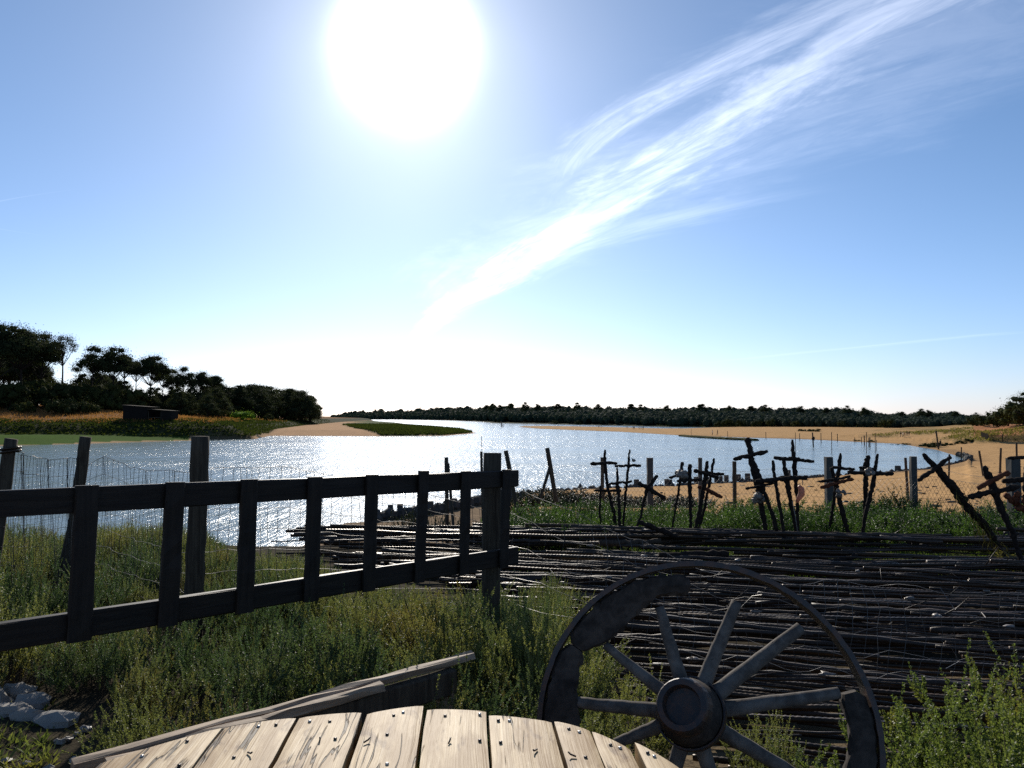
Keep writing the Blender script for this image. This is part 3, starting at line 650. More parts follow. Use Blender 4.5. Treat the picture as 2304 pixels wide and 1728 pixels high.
def leafy_meshes(seed, hgt, r, n=900, leaf=0.4, lm=None, lobes=8):
    rs = np.random.default_rng(seed); tr = MB(); cr = MB()
    for i in range(3):
        e = np.array([rs.normal(0, r*.3), rs.normal(0, r*.3), hgt*.7]); tr.tube([[0, 0, -.3], e*.5 + rs.normal(0, .1, 3), e], [hgt*.02, hgt*.014, hgt*.006], 5)
    for i in range(lobes):
        a = i*2.399; q = math.sqrt((i+.5)/lobes)*r*.72; c = np.array([math.cos(a)*q, math.sin(a)*q, hgt*rs.uniform(.3, .78)*(1 - .35*(q/r)**2)]); cs = r*rs.uniform(.34, .5); m = n//lobes
        u = rs.normal(0, .52, (m, 3)); p = c + u*np.array([cs, cs, min(cs, hgt*.32)])
        m_ = u + rand_dir(m, rs)*.5 + [0, 0, .2]; m_ /= np.linalg.norm(m_, axis=1, keepdims=True); d = np.cross(rand_dir(m, rs), m_); d /= np.linalg.norm(d, axis=1, keepdims=True); b = np.cross(d, m_); s = leaf*rs.uniform(.5, 1.2, (m, 1)); cr.blob(c, (cs*.5, cs*.5, min(cs, hgt*.32)*.5), rs, 0, 7, 5, .3); cr.leaves(p - d*s*.5, d*s, b*s*.75)
    return tr.mesh("trunk", BARK), cr.mesh("crown", lm or L_OLIVE)
def tree(meshes, x, y, s, label, group, name="pine_tree", cat="tree", rz=None, sz=None, sink=0.0):
    o = thing(name, label, cat, (x, y, gz(x, y) - sink), group); o.rotation_euler = (0, 0, random.uniform(0, 6.28) if rz is None else rz); o.scale = (s, s, sz or s)
    link("trunk", meshes[0], o); link("crown", meshes[1], o); return o
PINES = [pine_meshes(300 + i, 22, r, bare=b, nclump=n + 5, needles=420) for i, (r, b, n) in enumerate([(5.6, .55, 17), (6.4, .5, 20), (4.6, .62, 13), (5.2, .45, 18), (7.0, .58, 22)])]
PINE_THIN = pine_meshes(330, 22, 5.2, bare=.74, nclump=13, needles=210, leaf=.36, sparse=.8)
PINE_LOW = [pine_meshes(340 + i, 14, 5.0, bare=.12, nclump=26, needles=260) for i in range(3)]
LEAFY = [leafy_meshes(360 + i, 7, 4.2, 1500, .36, lobes=15) for i in range(3)]
LEAFY_OL = [leafy_meshes(370 + i, 5, 3.4, 800, .38, L_OLIVE) for i in range(2)]
TAMARISK = leafy_meshes(380, 4.5, 5.6, 1100, .36, L_BRIGHT)
def pine_at(px, top, d, meshes, label, group, hm=22.0, wide=1.0):
    x, y = at_y(px, top, d)[:2]; zt = at_y(px, top, d)[2]; g = gz(x, y); s = (zt - g) / hm / 0.97
    return tree(meshes, x, y, s * wide, label, group, sz=s)
SKY = [(6, 727, 222, 1, 1.0, "tall dark pine at the very left edge of the photo"),
       (55, 734, 226, 4, 1.0, "broad dark pine second from the left edge on the skyline"),
       (88, 746, 235, 1, .9, "dark pine just left of the thin bare stemmed pine"),
       (206, 783, 240, 0, .95, "dark pine left of the tallest one in the second skyline clump"),
       (252, 777, 244, 1, .95, "highest pine of the second clump on the left bank skyline"),
       (283, 800, 250, 2, .9, "slim pine right beside the second clump on the skyline"),
       (306, 812, 262, 2, .8, "small crowned pine with twin lookalike stems near the umbrella pine"),
       (338, 800, 252, 4, .95, "umbrella pine with a wide flat crown above the hut's right end"),
       (368, 830, 268, 2, .9, "low pine just right of the umbrella pine above the hut"),
       (388, 834, 275, 0, .8, "pine left of the rounded pine halfway along the left wood"),
       (417, 829, 280, 0, .95, "rounded dark pine halfway along the left wood's skyline"),
       (450, 836, 286, 4, .8, "flat topped pine where the left wood's skyline starts to drop"),
       (486, 844, 292, 2, .95, "last clear umbrella pine before the low wood on the left"),
       (701, 890, 420, 2, 1.0, "wispy pine at the seaward tip of the left wood"),
       (716, 911, 425, 2, 1.0, "smallest wispy pine at the very tip of the left wood")]
for px, top, d, mi, wd, lab in SKY: pine_at(px, top, d, PINES[mi], lab, "skyline pines on the left bank", wide=wd)
pine_at(144, 758, 236, PINE_THIN, "thin pine with a long bare stem against the sky", "skyline pines on the left bank", wide=.95)
rs = np.random.default_rng(5)
sky_x = [-80, 0, 60, 100, 120, 150, 190, 260, 300, 340, 420, 500, 560, 640, 670, 690, 705]
sky_y = [800, 768, 782, 805, 850, 862, 830, 830, 872, 868, 868, 866, 868, 872, 880, 893, 908]
for i in range(84):                                                   # the second row fills the gaps
    px = rs.uniform(-60, 505); top = np.interp(px, sky_x, sky_y) + abs(rs.normal(0, 24)) + (0 if px < 110 else 4); d = rs.uniform(248, 300)
    pine_at(px, min(top, 895), d, PINE_LOW[i % 3] if px > 110 else PINES[i % 4], "dark pine standing deeper in the wood on the left bank", "pines deeper in the left wood", hm=14 if px > 110 else 22, wide=rs.uniform(1.0, 1.4))
for i in range(64):                                                   # the rounded low wood towards the point
    px = rs.uniform(455, 700); top = np.interp(px, sky_x, sky_y) + abs(rs.normal(0, 5)); d = np.interp(px, [455, 700], [285, 395]) + rs.uniform(0, 35)
    pine_at(px, top, d, PINE_LOW[i % 3], "low rounded pine in the wood running to the left point", "low pines towards the left point", hm=14, wide=rs.uniform(1.2, 1.6))
for i in range(100):                                                   # understorey at the edge of the wood
    px = rs.uniform(-60, 690); d = np.interp(px, [0, 300, 690], [214, 238, 385]) + rs.uniform(0, 22); x, y = at_y(px, 900, d)[:2]
    tree(LEAFY[i % 3], x, y, rs.uniform(.55, 1.25) * (1.2 if px < 300 else 1), "dark leafy undergrowth bush along the foot of the left wood", "undergrowth along the left wood", "bush", "bush", sink=.6)
for i in range(26):                                                   # the wood goes on beyond the left edge
    pine_at(-110 - i * 34, 735 + rs.uniform(0, 50), 225 + rs.uniform(0, 45), PINES[i % 5], "dark pine of the left wood beyond the photo's left edge", "pines beyond the left edge")
for px, d, s in ((60, 208, .9), (130, 208, 1.2), (150, 206, 1.0), (180, 210, 1.0), (35, 210, .6), (210, 212, .8)):
    x, y = at_y(px, 900, d)[:2]; tree(LEAFY_OL[int(px) % 2], x, y, s, "olive green bush catching light in front of the left wood", "olive bushes left of the hut", "bush", "bush", sink=.3)
x, y = at_y(547, 920, 258)[:2]; tree(TAMARISK, x, y, .95, "bright lime green bush standing out at the foot of the left wood", None, "bush", "bush", sink=.4)
for px, d in ((605, 300), (470, 262), (420, 250)):
    x, y = at_y(px, 920, d)[:2]; tree(LEAFY_OL[px % 2], x, y, .7, "low olive bush on the rust grass right of the hut", "low bushes right of the hut", "bush", "bush", sink=.3)

def hut():
    d = 192.0
    a = at_y(276, 945, d); b = at_y(331, 945, d); c = at_y(385, 944, d); g = min(gz(a[0], a[1]), gz(c[0], c[1])) - .3
    zt = lambda px, py: at_y(px, py, d)[2]
    o = thing("shed", "black tarred wooden shed with a lower lean-to on the left bank", "shed", (b[0], d, g))
    dep = 4.5
    def wall(name, x0, x1, z0, zl, zr, y0, y1):
        mb = MB(); v = [[x0, y0, z0], [x1, y0, z0], [x1, y0, zr], [x0, y0, zl], [x0, y1, z0], [x1, y1, z0], [x1, y1, zr], [x0, y1, zl]]
        mb.add(v, [[[0, 1, 2, 3], [5, 4, 7, 6], [1, 5, 6, 2], [4, 0, 3, 7], [3, 2, 6, 7]]], 0, False)
        n = int((x1 - x0) / .28)
        for i in range(1, n): mb.box((x0 + (x1-x0)*i/n, y0 - .012, (z0 + min(zl, zr))/2), (.05, .03, min(zl, zr) - z0 - .05))
        return part(name, mb, W_HUT, o)
    def roof(name, x0, x1, zl, zr, y0, y1):
        mb = MB(); v = []
        for z in (0, .13): v += [[x0, y0, zl+z], [x1, y0, zr+z], [x1, y1, zr+z], [x0, y1, zl+z]]
        mb.add(v, [[[3, 2, 1, 0], [4, 5, 6, 7], [0, 1, 5, 4], [1, 2, 6, 5], [2, 3, 7, 6], [3, 0, 4, 7]]], 0, False); return part(name, mb, W_POST, o)
    wall("wall", a[0], b[0], g, zt(276, 912), zt(331, 915), d, d + dep); roof("roof", a[0]-.25, b[0]+.9, zt(274, 912)+.01, zt(340, 916.5), d-.3, d+dep+.3)
    z1, z2 = zt(333, 921), zt(385, 925.5); xm = at_y(362, 940, d)[0]
    wall("side_wall", xm, c[0], g, z2+.22, z2+.02, d+.05, d+dep-.4); roof("lean_to_roof", b[0]+.02, c[0]+.2, z1, z2+.04, d-.2, d+dep)
    mb = MB(); mb.box(((b[0]+xm)/2, d+dep-.5, (g+z2)/2), (xm-b[0]-.02, .08, z2-g)); part("back_wall", mb, W_HUT, o)
    for f in (.06, .97):
        mb = MB(); mb.box((b[0] + (xm-b[0])*f + .05, d+.15, (g+z2)/2), (.12, .12, z2-g)); part("post", mb, W_POST, o)
    mb = MB(); mb.box(((b[0]+xm)/2, d+.3, g+1.25), (xm-b[0]-.3, .08, .12)); part("rail", mb, W_POST, o)
hut()

# ------------------------------------------------------------------ far wood: one mass of crowns
def far_wood():
    rs = np.random.default_rng(77); mb = MB()
    kx = [760, 830, 900, 1000, 1070, 1110, 1150, 1230, 1300, 1420, 1500, 1560, 1650, 1750, 1850, 1900, 1950, 2000, 2040, 2070, 2120, 2180, 2225, 2240, 2304, 2500]
    ky = [931, 924, 921, 917, 914, 911, 911, 910, 912, 912, 914, 913, 915, 915, 918, 916, 922, 929, 929, 923, 925, 931, 941, 934, 928, 915]
    fd = lambda px: np.interp(px, [740, 900, 1000, 1080, 1120, 1300, 1500, 1620, 1800, 2000, 2150, 2304, 2600], [1500, 1300, 1080, 840, 660, 520, 415, 385, 345, 310, 275, 235, 190])
    C = []
    for i in range(3400):
        u = rs.uniform(0, 1); px = 745 + 1855 * u ** 0.95; dep = rs.uniform(0, 1); d = fd(px) * (1.012 + 0.22 * dep)
        skyl = np.interp(px, kx, ky); x, y = at_y(px, 940, d)[:2]; g = gz(x, y)
        zl = H + (937 - skyl) / F * d
        top = g + (zl - g) * (0.42 + 0.55 * dep ** 0.6) * rs.uniform(.82, 1.01)
        if dep > .8 and rs.random() < .15: top += .03 * d * .1
        C.append((x, y, g, top, d))
    for x, y, g, top, d in C:
        ht = top - g
        if ht < 1.2: continue
        r = ht * rs.uniform(.32, .5) + .6; k = d / 400; c = np.array([x, y, g + ht*.62])
        mb.blob((x, y, g + ht*.5), (r*.8, r*.8, ht*.44), rs, 0, 7, 4, .12, False)
        n = 70; u = rand_dir(n, rs, .15); p = c + u * np.array([r, r, ht*.38]) * rs.uniform(.75, 1.05, (n, 1))
        m_ = u + rand_dir(n, rs)*.6; m_ /= np.linalg.norm(m_, axis=1, keepdims=True); dd = np.cross(rand_dir(n, rs), m_); dd /= np.linalg.norm(dd, axis=1, keepdims=True); b = np.cross(dd, m_); s = .75 * max(k, .55) * rs.uniform(.5, 1.25, (n, 1))
        mb.leaves(p - dd*s*.5, dd*s, b*s*.85)
    tag(link("far_wood", mb.mesh("far_wood", L_FAR)), "dark pine wood along the whole far shore", None, None, 'stuff')
far_wood()
for i in range(26):                                                   # umbrella pines breaking the far skyline
    px = [1095, 1108, 1125, 1150, 1182, 1210, 1255, 1300, 1345, 1420, 1440, 1500, 1575, 1580, 1640, 1690, 1720, 1800, 1860, 1905, 1945, 2030, 2075, 2090, 2150, 2195][i]
    top = [911, 909, 910, 907, 906, 908, 908, 907, 908, 908, 911, 911, 909, 910, 912, 913, 912, 913, 917, 914, 916, 926, 921, 922, 925, 929][i]
    d = np.interp(px, [1080, 1120, 1300, 1500, 1800, 2000, 2200], [900, 720, 600, 480, 395, 345, 290])
    pine_at(px, top, d, PINES[[2, 0, 3][i % 3]], "umbrella pine standing out on the far shore's skyline", "umbrella pines on the far skyline", wide=.95)
for px, d, s in ((1620, 372, .9), (1640, 372, 1.1), (1668, 370, 1.0), (1700, 365, .9), (1735, 362, .9), (1790, 350, .8), (1992, 312, 1.0), (1895, 330, .7), (1300, 515, .8), (1250, 545, .8)):
    x, y = at_y(px, 950, d)[:2]; tree(LEAFY_OL[px % 2], x, y, s, "rounded olive bush in front of the far wood", "olive bushes before the far wood", "bush", "bush", sink=.3)
for i, (px, d, s) in enumerate(((2010, 150, .35), (2098, 136, .5), (2085, 140, .45), (2115, 140, .4), (2135, 142, .36), (2160, 146, .4), (2180, 148, .36), (1960, 165, .3), (1930, 170, .3), (1838, 240, .5), (1822, 243, .5), (1804, 246, .45), (2040, 150, .3))):
    x, y = at_y(px, 970, d)[:2]; tree(LEAFY_OL[i % 2], x, y, s, "low dune bush at the back of the sandy beach", "dune bushes behind the beach", "bush", "bush", sink=.35, sz=s*.55)
for i, (px, d, s) in enumerate(((2245, 190, .75), (2270, 180, .85), (2300, 172, 1.0), (2215, 200, .65), (2330, 165, 1.1), (2195, 215, .6))):
    x, y = at_y(px, 960, d)[:2]; tree(LEAFY[i % 3], x, y, s, "dark green bush behind the paling fence at the right edge", "bushes behind the paling fence", "bush", "bush", sink=.3)
PR = pine_meshes(399, 22, 6.6, bare=.4, nclump=26, needles=190, leaf=.34)
pine_at(2318, 872, 150, PR, "big dark pine cut by the right edge of the photo", None, wide=1.5)

def paling():
    a = at_z(2212, 986, 1.0); pts = []
    for px, py in ((2208, 985), (2222, 991), (2255, 992.5), (2304, 994), (2400, 997)): pts.append(hit(px, py))
    o = thing("paling_fence", "brown chestnut paling fence at the foot of the right dune", "fence", tuple(pts[0]))
    mb = MB()
    for p, q in zip(pts[:-1], pts[1:]):
        n = max(2, int(np.linalg.norm(q - p) / .16))
        for i in range(n):
            c = p + (q - p) * (i / n); z = gz(c[0], c[1]); mb.box((c[0], c[1], z + .5), (.09, .03, 1.2 + .08 * math.sin(i * 1.7)))
    part("paling", mb, W_POLE, o)
    for p in pts[1:4]:
        mb = MB(); mb.tube([p + [0, -.1, -.3], p + [0, -.1, 1.3]], .06, 6); part("post", mb, W_POLE, o)
paling()

# ------------------------------------------------------------------ the dark rail fence and its gate post
def rail_fence():
    g = gz(0, 5.4)
    yR, yL = 5.44, 3.2
    o = thing("rail_fence", "dark plank rail fence with two rails and upright slats across the left foreground", "fence", (-1.05, 4.3, g - .1))
    tl, tr = at_y(0, 1134, yL), at_y(1163, 1076, yR); bl, br = at_y(0, 1434, yL), at_y(1163, 1249, yR)
    d = (tr - tl) / np.linalg.norm(tr - tl); fw = np.array([d[1], -d[0], 0]); fw /= np.linalg.norm(fw)      # towards the viewer
    ext = .75
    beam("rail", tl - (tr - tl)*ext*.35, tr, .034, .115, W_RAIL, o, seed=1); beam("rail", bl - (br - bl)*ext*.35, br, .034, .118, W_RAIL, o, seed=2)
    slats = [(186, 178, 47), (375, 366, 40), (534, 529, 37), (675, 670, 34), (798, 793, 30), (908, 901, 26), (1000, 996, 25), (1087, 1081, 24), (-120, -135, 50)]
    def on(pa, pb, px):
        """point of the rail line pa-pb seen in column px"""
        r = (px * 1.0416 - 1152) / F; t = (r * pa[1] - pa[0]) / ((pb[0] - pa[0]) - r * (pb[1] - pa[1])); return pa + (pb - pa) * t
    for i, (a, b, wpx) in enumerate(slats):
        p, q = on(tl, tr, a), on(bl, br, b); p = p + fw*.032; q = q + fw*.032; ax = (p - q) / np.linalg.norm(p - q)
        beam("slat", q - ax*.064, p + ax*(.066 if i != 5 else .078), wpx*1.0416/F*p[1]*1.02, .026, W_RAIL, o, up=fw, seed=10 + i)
    c = at_y(1107, 1040, 5.56); c2 = at_y(1102, 1395, 5.5)
    mb = MB(); n = 14; t = np.linspace(0, 1, n)[:, None]; top = at_y(1108, 1019, 5.56); bot = np.array([c2[0], c2[1], g - .35]); rs = np.random.default_rng(4)
    mb.tube(bot + (top - bot)*t, .067, 11, jit=.025, rs=rs); part("post", mb, W_POST, o)
    # a second post out of frame on the left carries the other end
    lp = tl - (tr - tl)*.2 - fw*.085; mb = MB(); mb.tube([[lp[0], lp[1], gz(lp[0], lp[1]) - .3], [lp[0], lp[1], lp[2] + .12]], .07, 10); part("post", mb, W_POST, o)
rail_fence()

def wire_net(mb, cols, rows, r, zfun, rs, jit):
    """a knotted stock net: zfun(u, v) -> point; u along the fence, v up it"""
    G = np.array([[zfun(u, v) for v in rows] for u in cols]) + rs.normal(0, jit, (len(cols), len(rows), 3))
    for j in range(len(rows)): mb.tube(G[:, j], r * (1.2 if j in (0, len(rows)-1) else 1), 3, cap=False)
    for i in range(len(cols)): mb.tube(G[i], r, 3, cap=False)
def left_net():
    rs = np.random.default_rng(8)
    P = [at_y(20, 1000, 7.0), at_y(190, 1000, 7.4), at_y(450, 1000, 5.75)]
    info = [((8, 1105), (25, 988), .055, 7.0, "leaning grey fence post bound with a band at the far left"), ((176, 1110), (193, 984), .052, 7.4, "leaning grey fence post second from the left"), ((440, 1250), (452, 982), .066, 5.75, "thick grey fence post with a knot hole left of the middle")]
    o = thing("netting_fence", "wire netting fence on three weathered posts behind the rail fence", "fence", (P[0][0], P[0][1], gz(P[0][0], P[0][1])))
    tops = []
    for (b, t, r, Y, _) in info:
        top = at_y(*t, Y); bb = at_y(*b, Y); d = (bb - top) / (bb[2] - top[2]); bot = top + d * (gz(top[0], top[1]) - .3 - top[2]); tops.append((bot, top))
        n = 16; tt = np.linspace(0, 1, n)[:, None]; mb = MB(); rad = r * (1.12 - .14*tt[:, 0]); 
        if Y == 7.4: rad = rad * (1 + .45*sst(.55, .35, tt[:, 0]))
        mb.tube(bot + (top - bot)*tt + rs.normal(0, .003, (n, 3)), rad, 12, jit=.035, rs=rs); p = part("post", mb, W_POST, o)
        if Y == 7.0:
            c = at_y(24, 1016, Y); mb = MB(); a = np.linspace(0, 2*np.pi, 20)
            for dz in (0, .028): mb.tube(np.stack([c[0] + np.cos(a)*.078, c[1] + np.sin(a)*.075, c[2] + dz + .012*np.cos(a)], 1), .012, 5)
            mb.tube([c + [-.07, -.04, .02], c + [-.17, -.06, .035]], .012, 5); part("band", mb, TUBE, p)
    # netting strips between the posts; the top line sags and buckles as the photo shows
    spans = [(np.array([-4.9, 6.6, 0]), tops[0], [(-200, 1035), (20, 1040)], 7), (tops[0][1], tops[1], [(30, 1016), (110, 1035), (185, 1030)], 46), (tops[1][1], tops[2], [(198, 1060), (215, 1030), (245, 1025), (290, 1055), (320, 1058), (445, 1060)], 34)]
    mb = MB()
    def strip(pxs, pys, Ya, Yb, n, v1):
        X = np.linspace(pxs[0], pxs[-1], n); T = np.interp(X, pxs, pys); 
        def fn(u, v):
            Y = Ya + (Yb - Ya) * u; px = pxs[0] + (pxs[-1] - pxs[0]) * u; top = at_y(px, np.interp(px, pxs, pys), Y); b = gz(top[0], top[1]); k = top.copy(); k[2] = b + (top[2] - b) * v; k[1] += .05*math.sin(u*19)*v; k[0] += .02*math.sin(u*31 + v*5); return k
        wire_net(mb, np.linspace(0, 1, n), np.linspace(.05, 1, v1), .0021, fn, rs, .004)
    strip([-260, -100, 20], [1020, 1030, 1010], 6.4, 7.0, 14, 9); strip([26, 110, 185], [1016, 1035, 1028], 7.0, 7.4, 40, 9)
    strip([195, 215, 245, 290, 320, 446], [1050, 1030, 1025, 1052, 1057, 1062], 7.4, 5.8, 32, 9)
    strip([456, 520, 640, 760, 900, 1000, 1100], [1056, 1053, 1050, 1075, 1100, 1120, 1150], 5.8, 6.6, 34, 9)
    part("netting", mb, WIRED, o)
left_net()
def right_net():
    """slack stock netting running to the right from the gate post, behind the wheel"""
    rs = np.random.default_rng(12); mb = MB()
    pxs = [1130, 1200, 1300, 1400, 1500, 1620, 1760, 1900, 2050, 2200, 2400]; top = [1085, 1115, 1160, 1200, 1245, 1288, 1300, 1318, 1325, 1330, 1340]
    Ys = [5.5, 5.3, 5.1, 4.9, 4.7, 4.5, 4.4, 4.3, 4.2, 4.1, 4.0]
    def fn(u, v):
        px = 1130 + 1270*u; Y = np.interp(px, pxs, Ys); t = at_y(px, np.interp(px, pxs, top), Y); b = gz(t[0], t[1]) + .03; k = t.copy(); k[2] = b + max(t[2]-b, .1)*v
        k[1] += .08*math.sin(u*17 + v*3)*v + .025*math.sin(u*47); k[2] += .018*math.sin(u*41 + v*9); k[0] += .03*math.sin(u*13 + v*7); return k
    wire_net(mb, np.linspace(0, 1, 40), np.array([.02, .16, .31, .47, .64, .82, 1.0]), .0015, fn, rs, .005)
    for _ in range(9):                                              # broken ends and bent pieces
        p = fn(rs.uniform(.15, 1), rs.uniform(.2, 1)); d = rs.normal(0, .07, (3, 3)); mb.tube([p, p + d[0], p + d[0] + d[1]], .0018, 3, cap=False)
    o = single("wire_netting", mb, WIRE, "slack buckled wire netting sagging across the tubes behind the cart wheel", "netting", (1.5, 4.6, gz(1.5, 4.6)))
right_net()

# ------------------------------------------------------------------ oyster collector tubes
def tube_mesh(seed, L, r):
    rs = np.random.default_rng(seed); n = int(L / .011); x = np.linspace(-L/2, L/2, n); mb = MB()
    rad = r * (1 + .09*np.sin(x*2*np.pi/.030)) * (1 + .04*np.sin(x*3.1 + seed)); b = rs.normal(0, .02, 2)
    pts = np.stack([x, b[0]*np.sin(x*1.4 + seed) + .006*np.sin(x*5 + seed), b[1]*np.cos(x*1.2) + .006*np.sin(x*4.1)], 1)
    mb.tube(pts, rad, 7); return mb.mesh("collector_tube", TUBE)
def stick_mesh(seed, L, r):
    rs = np.random.default_rng(seed); n = int(L / .06); x = np.linspace(-L/2, L/2, n); mb = MB(); b = rs.normal(0, .035, 2)
    rad = r * (1 + rs.normal(0, .13, n)) * np.linspace(1.15, .75, n)
    pts = np.stack([x, b[0]*np.sin(x*1.9 + seed) + np.cumsum(rs.normal(0, .004, n)), b[1]*np.cos(x*1.6) + np.cumsum(rs.normal(0, .003, n))], 1); pts[:, 1:] -= pts[:, 1:].mean(0)
    mb.tube(pts, rad, 7, jit=.08, rs=rs); return mb.mesh("collector_stick", W_STICK)
W_STICK = wood("brown_stick_bark", (0.062, 0.037, 0.022), (0.018, 0.012, 0.008), 0.55, 0.4, 8, 20, bs=1.0)
STICKS = [stick_mesh(510, 2.6, .020), stick_mesh(511, 2.2, .022), stick_mesh(512, 1.8, .019), stick_mesh(513, 3.0, .023)]
TUBES = [tube_mesh(500, 2.6, .019), tube_mesh(501, 2.2, .021), tube_mesh(502, 1.8, .018), tube_mesh(503, 3.0, .022)]
def put_tube(me, p, yaw, roll, pitch, label, group):
    o = link("collector_tube", me, None, tuple(p)); o.rotation_euler = (roll, pitch, yaw); return tag(o, label, "tube", group)
def tube_x0(y): return np.interp(y, [3.4, 4.2, 5.5, 7.0, 8.0, 9.5, 11.0, 12.5], [.75, .72, .25, -.35, -.9, -2.3, -3.2, -3.7])
rt = random.Random(9); ntub = 0
ROWS = np.concatenate([np.linspace(3.3, 7.0, 50), np.linspace(7.1, 9.75, 30), np.linspace(10.35, 11.0, 10)])
def lay(y, x0, x1, sc):
    global ntub
    yaw0 = np.interp(y, [3.4, 5, 8, 12], [-.26, -.24, -.16, -.09]); x = x0 + rt.uniform(0, .4)
    while x < x1 and ntub < 288:
        k = rt.randrange(4); L = (2.6, 2.2, 1.8, 3.0)[k] * sc; cx = x + L/2; cy = y + (cx - .5*(x0+x1)) * math.tan(yaw0) * .8 + rt.uniform(-.04, .04)
        x += L * rt.uniform(.8, 1.0)
        if cy < 2.9 or cx - L/2 < tube_x0(cy) - .5: continue
        zone = 0 if y < 5.6 else (1 if y < 8.4 else 2)
        lift = rt.choice((.02, .05, .09, .13, .17)) + (.16 if y > 10.3 else 0)
        if .06 < cx/cy < .15 and 8.4 < cy < 11 and rt.random() < .55: continue
        stick = rt.random() < (.45 if zone else .3)
        lab = ("tarred ribbed tube in the near part of the heap behind the cart wheel", "tarred ribbed tube in the middle of the heap under the wire netting", "tarred ribbed tube in the far row of the heap before the green shrubs")[zone]
        o = put_tube((STICKS if stick else TUBES)[k], (cx, cy, gz(cx, cy) + lift), yaw0 + rt.gauss(0, .05 if stick else .035), rt.uniform(0, 6), rt.gauss(0, .014), lab.replace('tarred ribbed tube', 'crooked brown stick') if stick else lab, ("tubes near the wheel", "tubes in the middle of the heap", "tubes in the far row of the heap")[zone]); tk = .82 if zone == 0 else (.95 if zone == 1 else 1.12); o.scale = (sc, tk, tk); ntub += 1
for y in ROWS: lay(y, tube_x0(y), .70 * y + .5, 1.0 if y < 5 else (1.3 if y < 8 else 1.75))
for y in np.linspace(7.6, 12.2, 30): lay(y, tube_x0(y), tube_x0(y) + 3.4, 1.35)
def twigs():
    rs = np.random.default_rng(90); mb = MB()
    for i in range(170):
        y = rs.uniform(3.3, 11.0); x0 = tube_x0(y) + .1; x = rs.uniform(x0, .70*y + .6); L = rs.uniform(.5, 1.7); a = np.interp(y, [3.4, 5, 8, 12], [-.26, -.24, -.16, -.09]) + rs.normal(0, .13)
        if (.06 < x/y < .15 and 8.4 < y < 10.8) or (9.75 < y < 10.3 and x/y > .1): continue
        n = 9; t = np.linspace(-.5, .5, n)[:, None]; d = np.array([math.cos(a), math.sin(a), rs.normal(0, .02)]); g = gz(x, y)
        P = np.array([x, y, g + rs.uniform(.06, .25)]) + d*L*t + np.cumsum(rs.normal(0, .006, (n, 3)), 0); mb.tube(P, np.linspace(1.2, .6, n)*rs.uniform(.006, .013), 5, jit=.06, rs=rs)
        if rs.random() < .3: q = P[rs.integers(2, 7)]; mb.tube([q, q + d*.12 + rs.normal(0, .05, 3) + [0, 0, .04], q + d*.25 + rs.normal(0, .08, 3) + [0, 0, .07]], [.007, .005, .003], 4)
    tag(link("twigs", mb.mesh("twigs", W_STICK)), "thin dark twigs filling the heap between the tubes", None, None, 'stuff')
twigs()
for i in range(8):
    p = at_y(215 + rt.uniform(-18, 18), 1190, 9.9 + i*.14); put_tube(TUBES[2], (p[0] - .4, p[1], gz(p[0], p[1]) + .06 + .05*(i % 3)), -.05 + rt.gauss(0, .05), 0, .05, "dark tube in the small stack behind the left part of the rail fence", "tubes stacked behind the rail fence")

def debris():
    rs = np.random.default_rng(31)
    for i, (px, py) in enumerate(((1700, 1435), (2110, 1446), (2270, 1476), (1745, 1522), (1930, 1330), (1370, 1345), (1450, 1290), (1560, 1560), (1860, 1600), (2050, 1400), (1250, 1230), (1330, 1262), (1480, 1236), (1660, 1300), (2220, 1380))):
        p = hit(px, py); mb = MB(); p = p + [0, 0, .2]; mb.blob(p, (rs.uniform(.02, .05), rs.uniform(.02, .04), .016), rs, 0, 8, 5, .25)
        single("oyster_shell", mb, SHELL, "pale oyster shell lying on the heap of tubes", "shell", tuple(p), "shells on the heap of tubes")
    for i, (a, b, r, lab) in enumerate((((1352, 1222), (1485, 1218), .035, "grey pole lying on the far left side of the tube heap"), ((1438, 1175), (1520, 1205), .035, "brown plank slanting down to the far tubes under the crosses"), ((1480, 1250), (1640, 1246), .045, "knotty driftwood log lying behind the wheel's top"), ((1830, 1270), (1930, 1252), .028, "bent dark stick on the tubes right of the crosses"))):
        Y = 10.2 if i < 2 else 9.2
        p, q = at_y(*a, Y), at_y(*b, Y + .1); t = np.linspace(0, 1, 14)[:, None]; mb = MB(); mb.tube(p + (q-p)*t + rs.normal(0, .006, (14, 3)), r*(1 + .1*rs.normal(0, 1, 14)), 8, jit=.08, rs=rs); single("driftwood_pole", mb, W_DRIFT if i else W_POLE, lab, "pole", tuple(p))
debris()

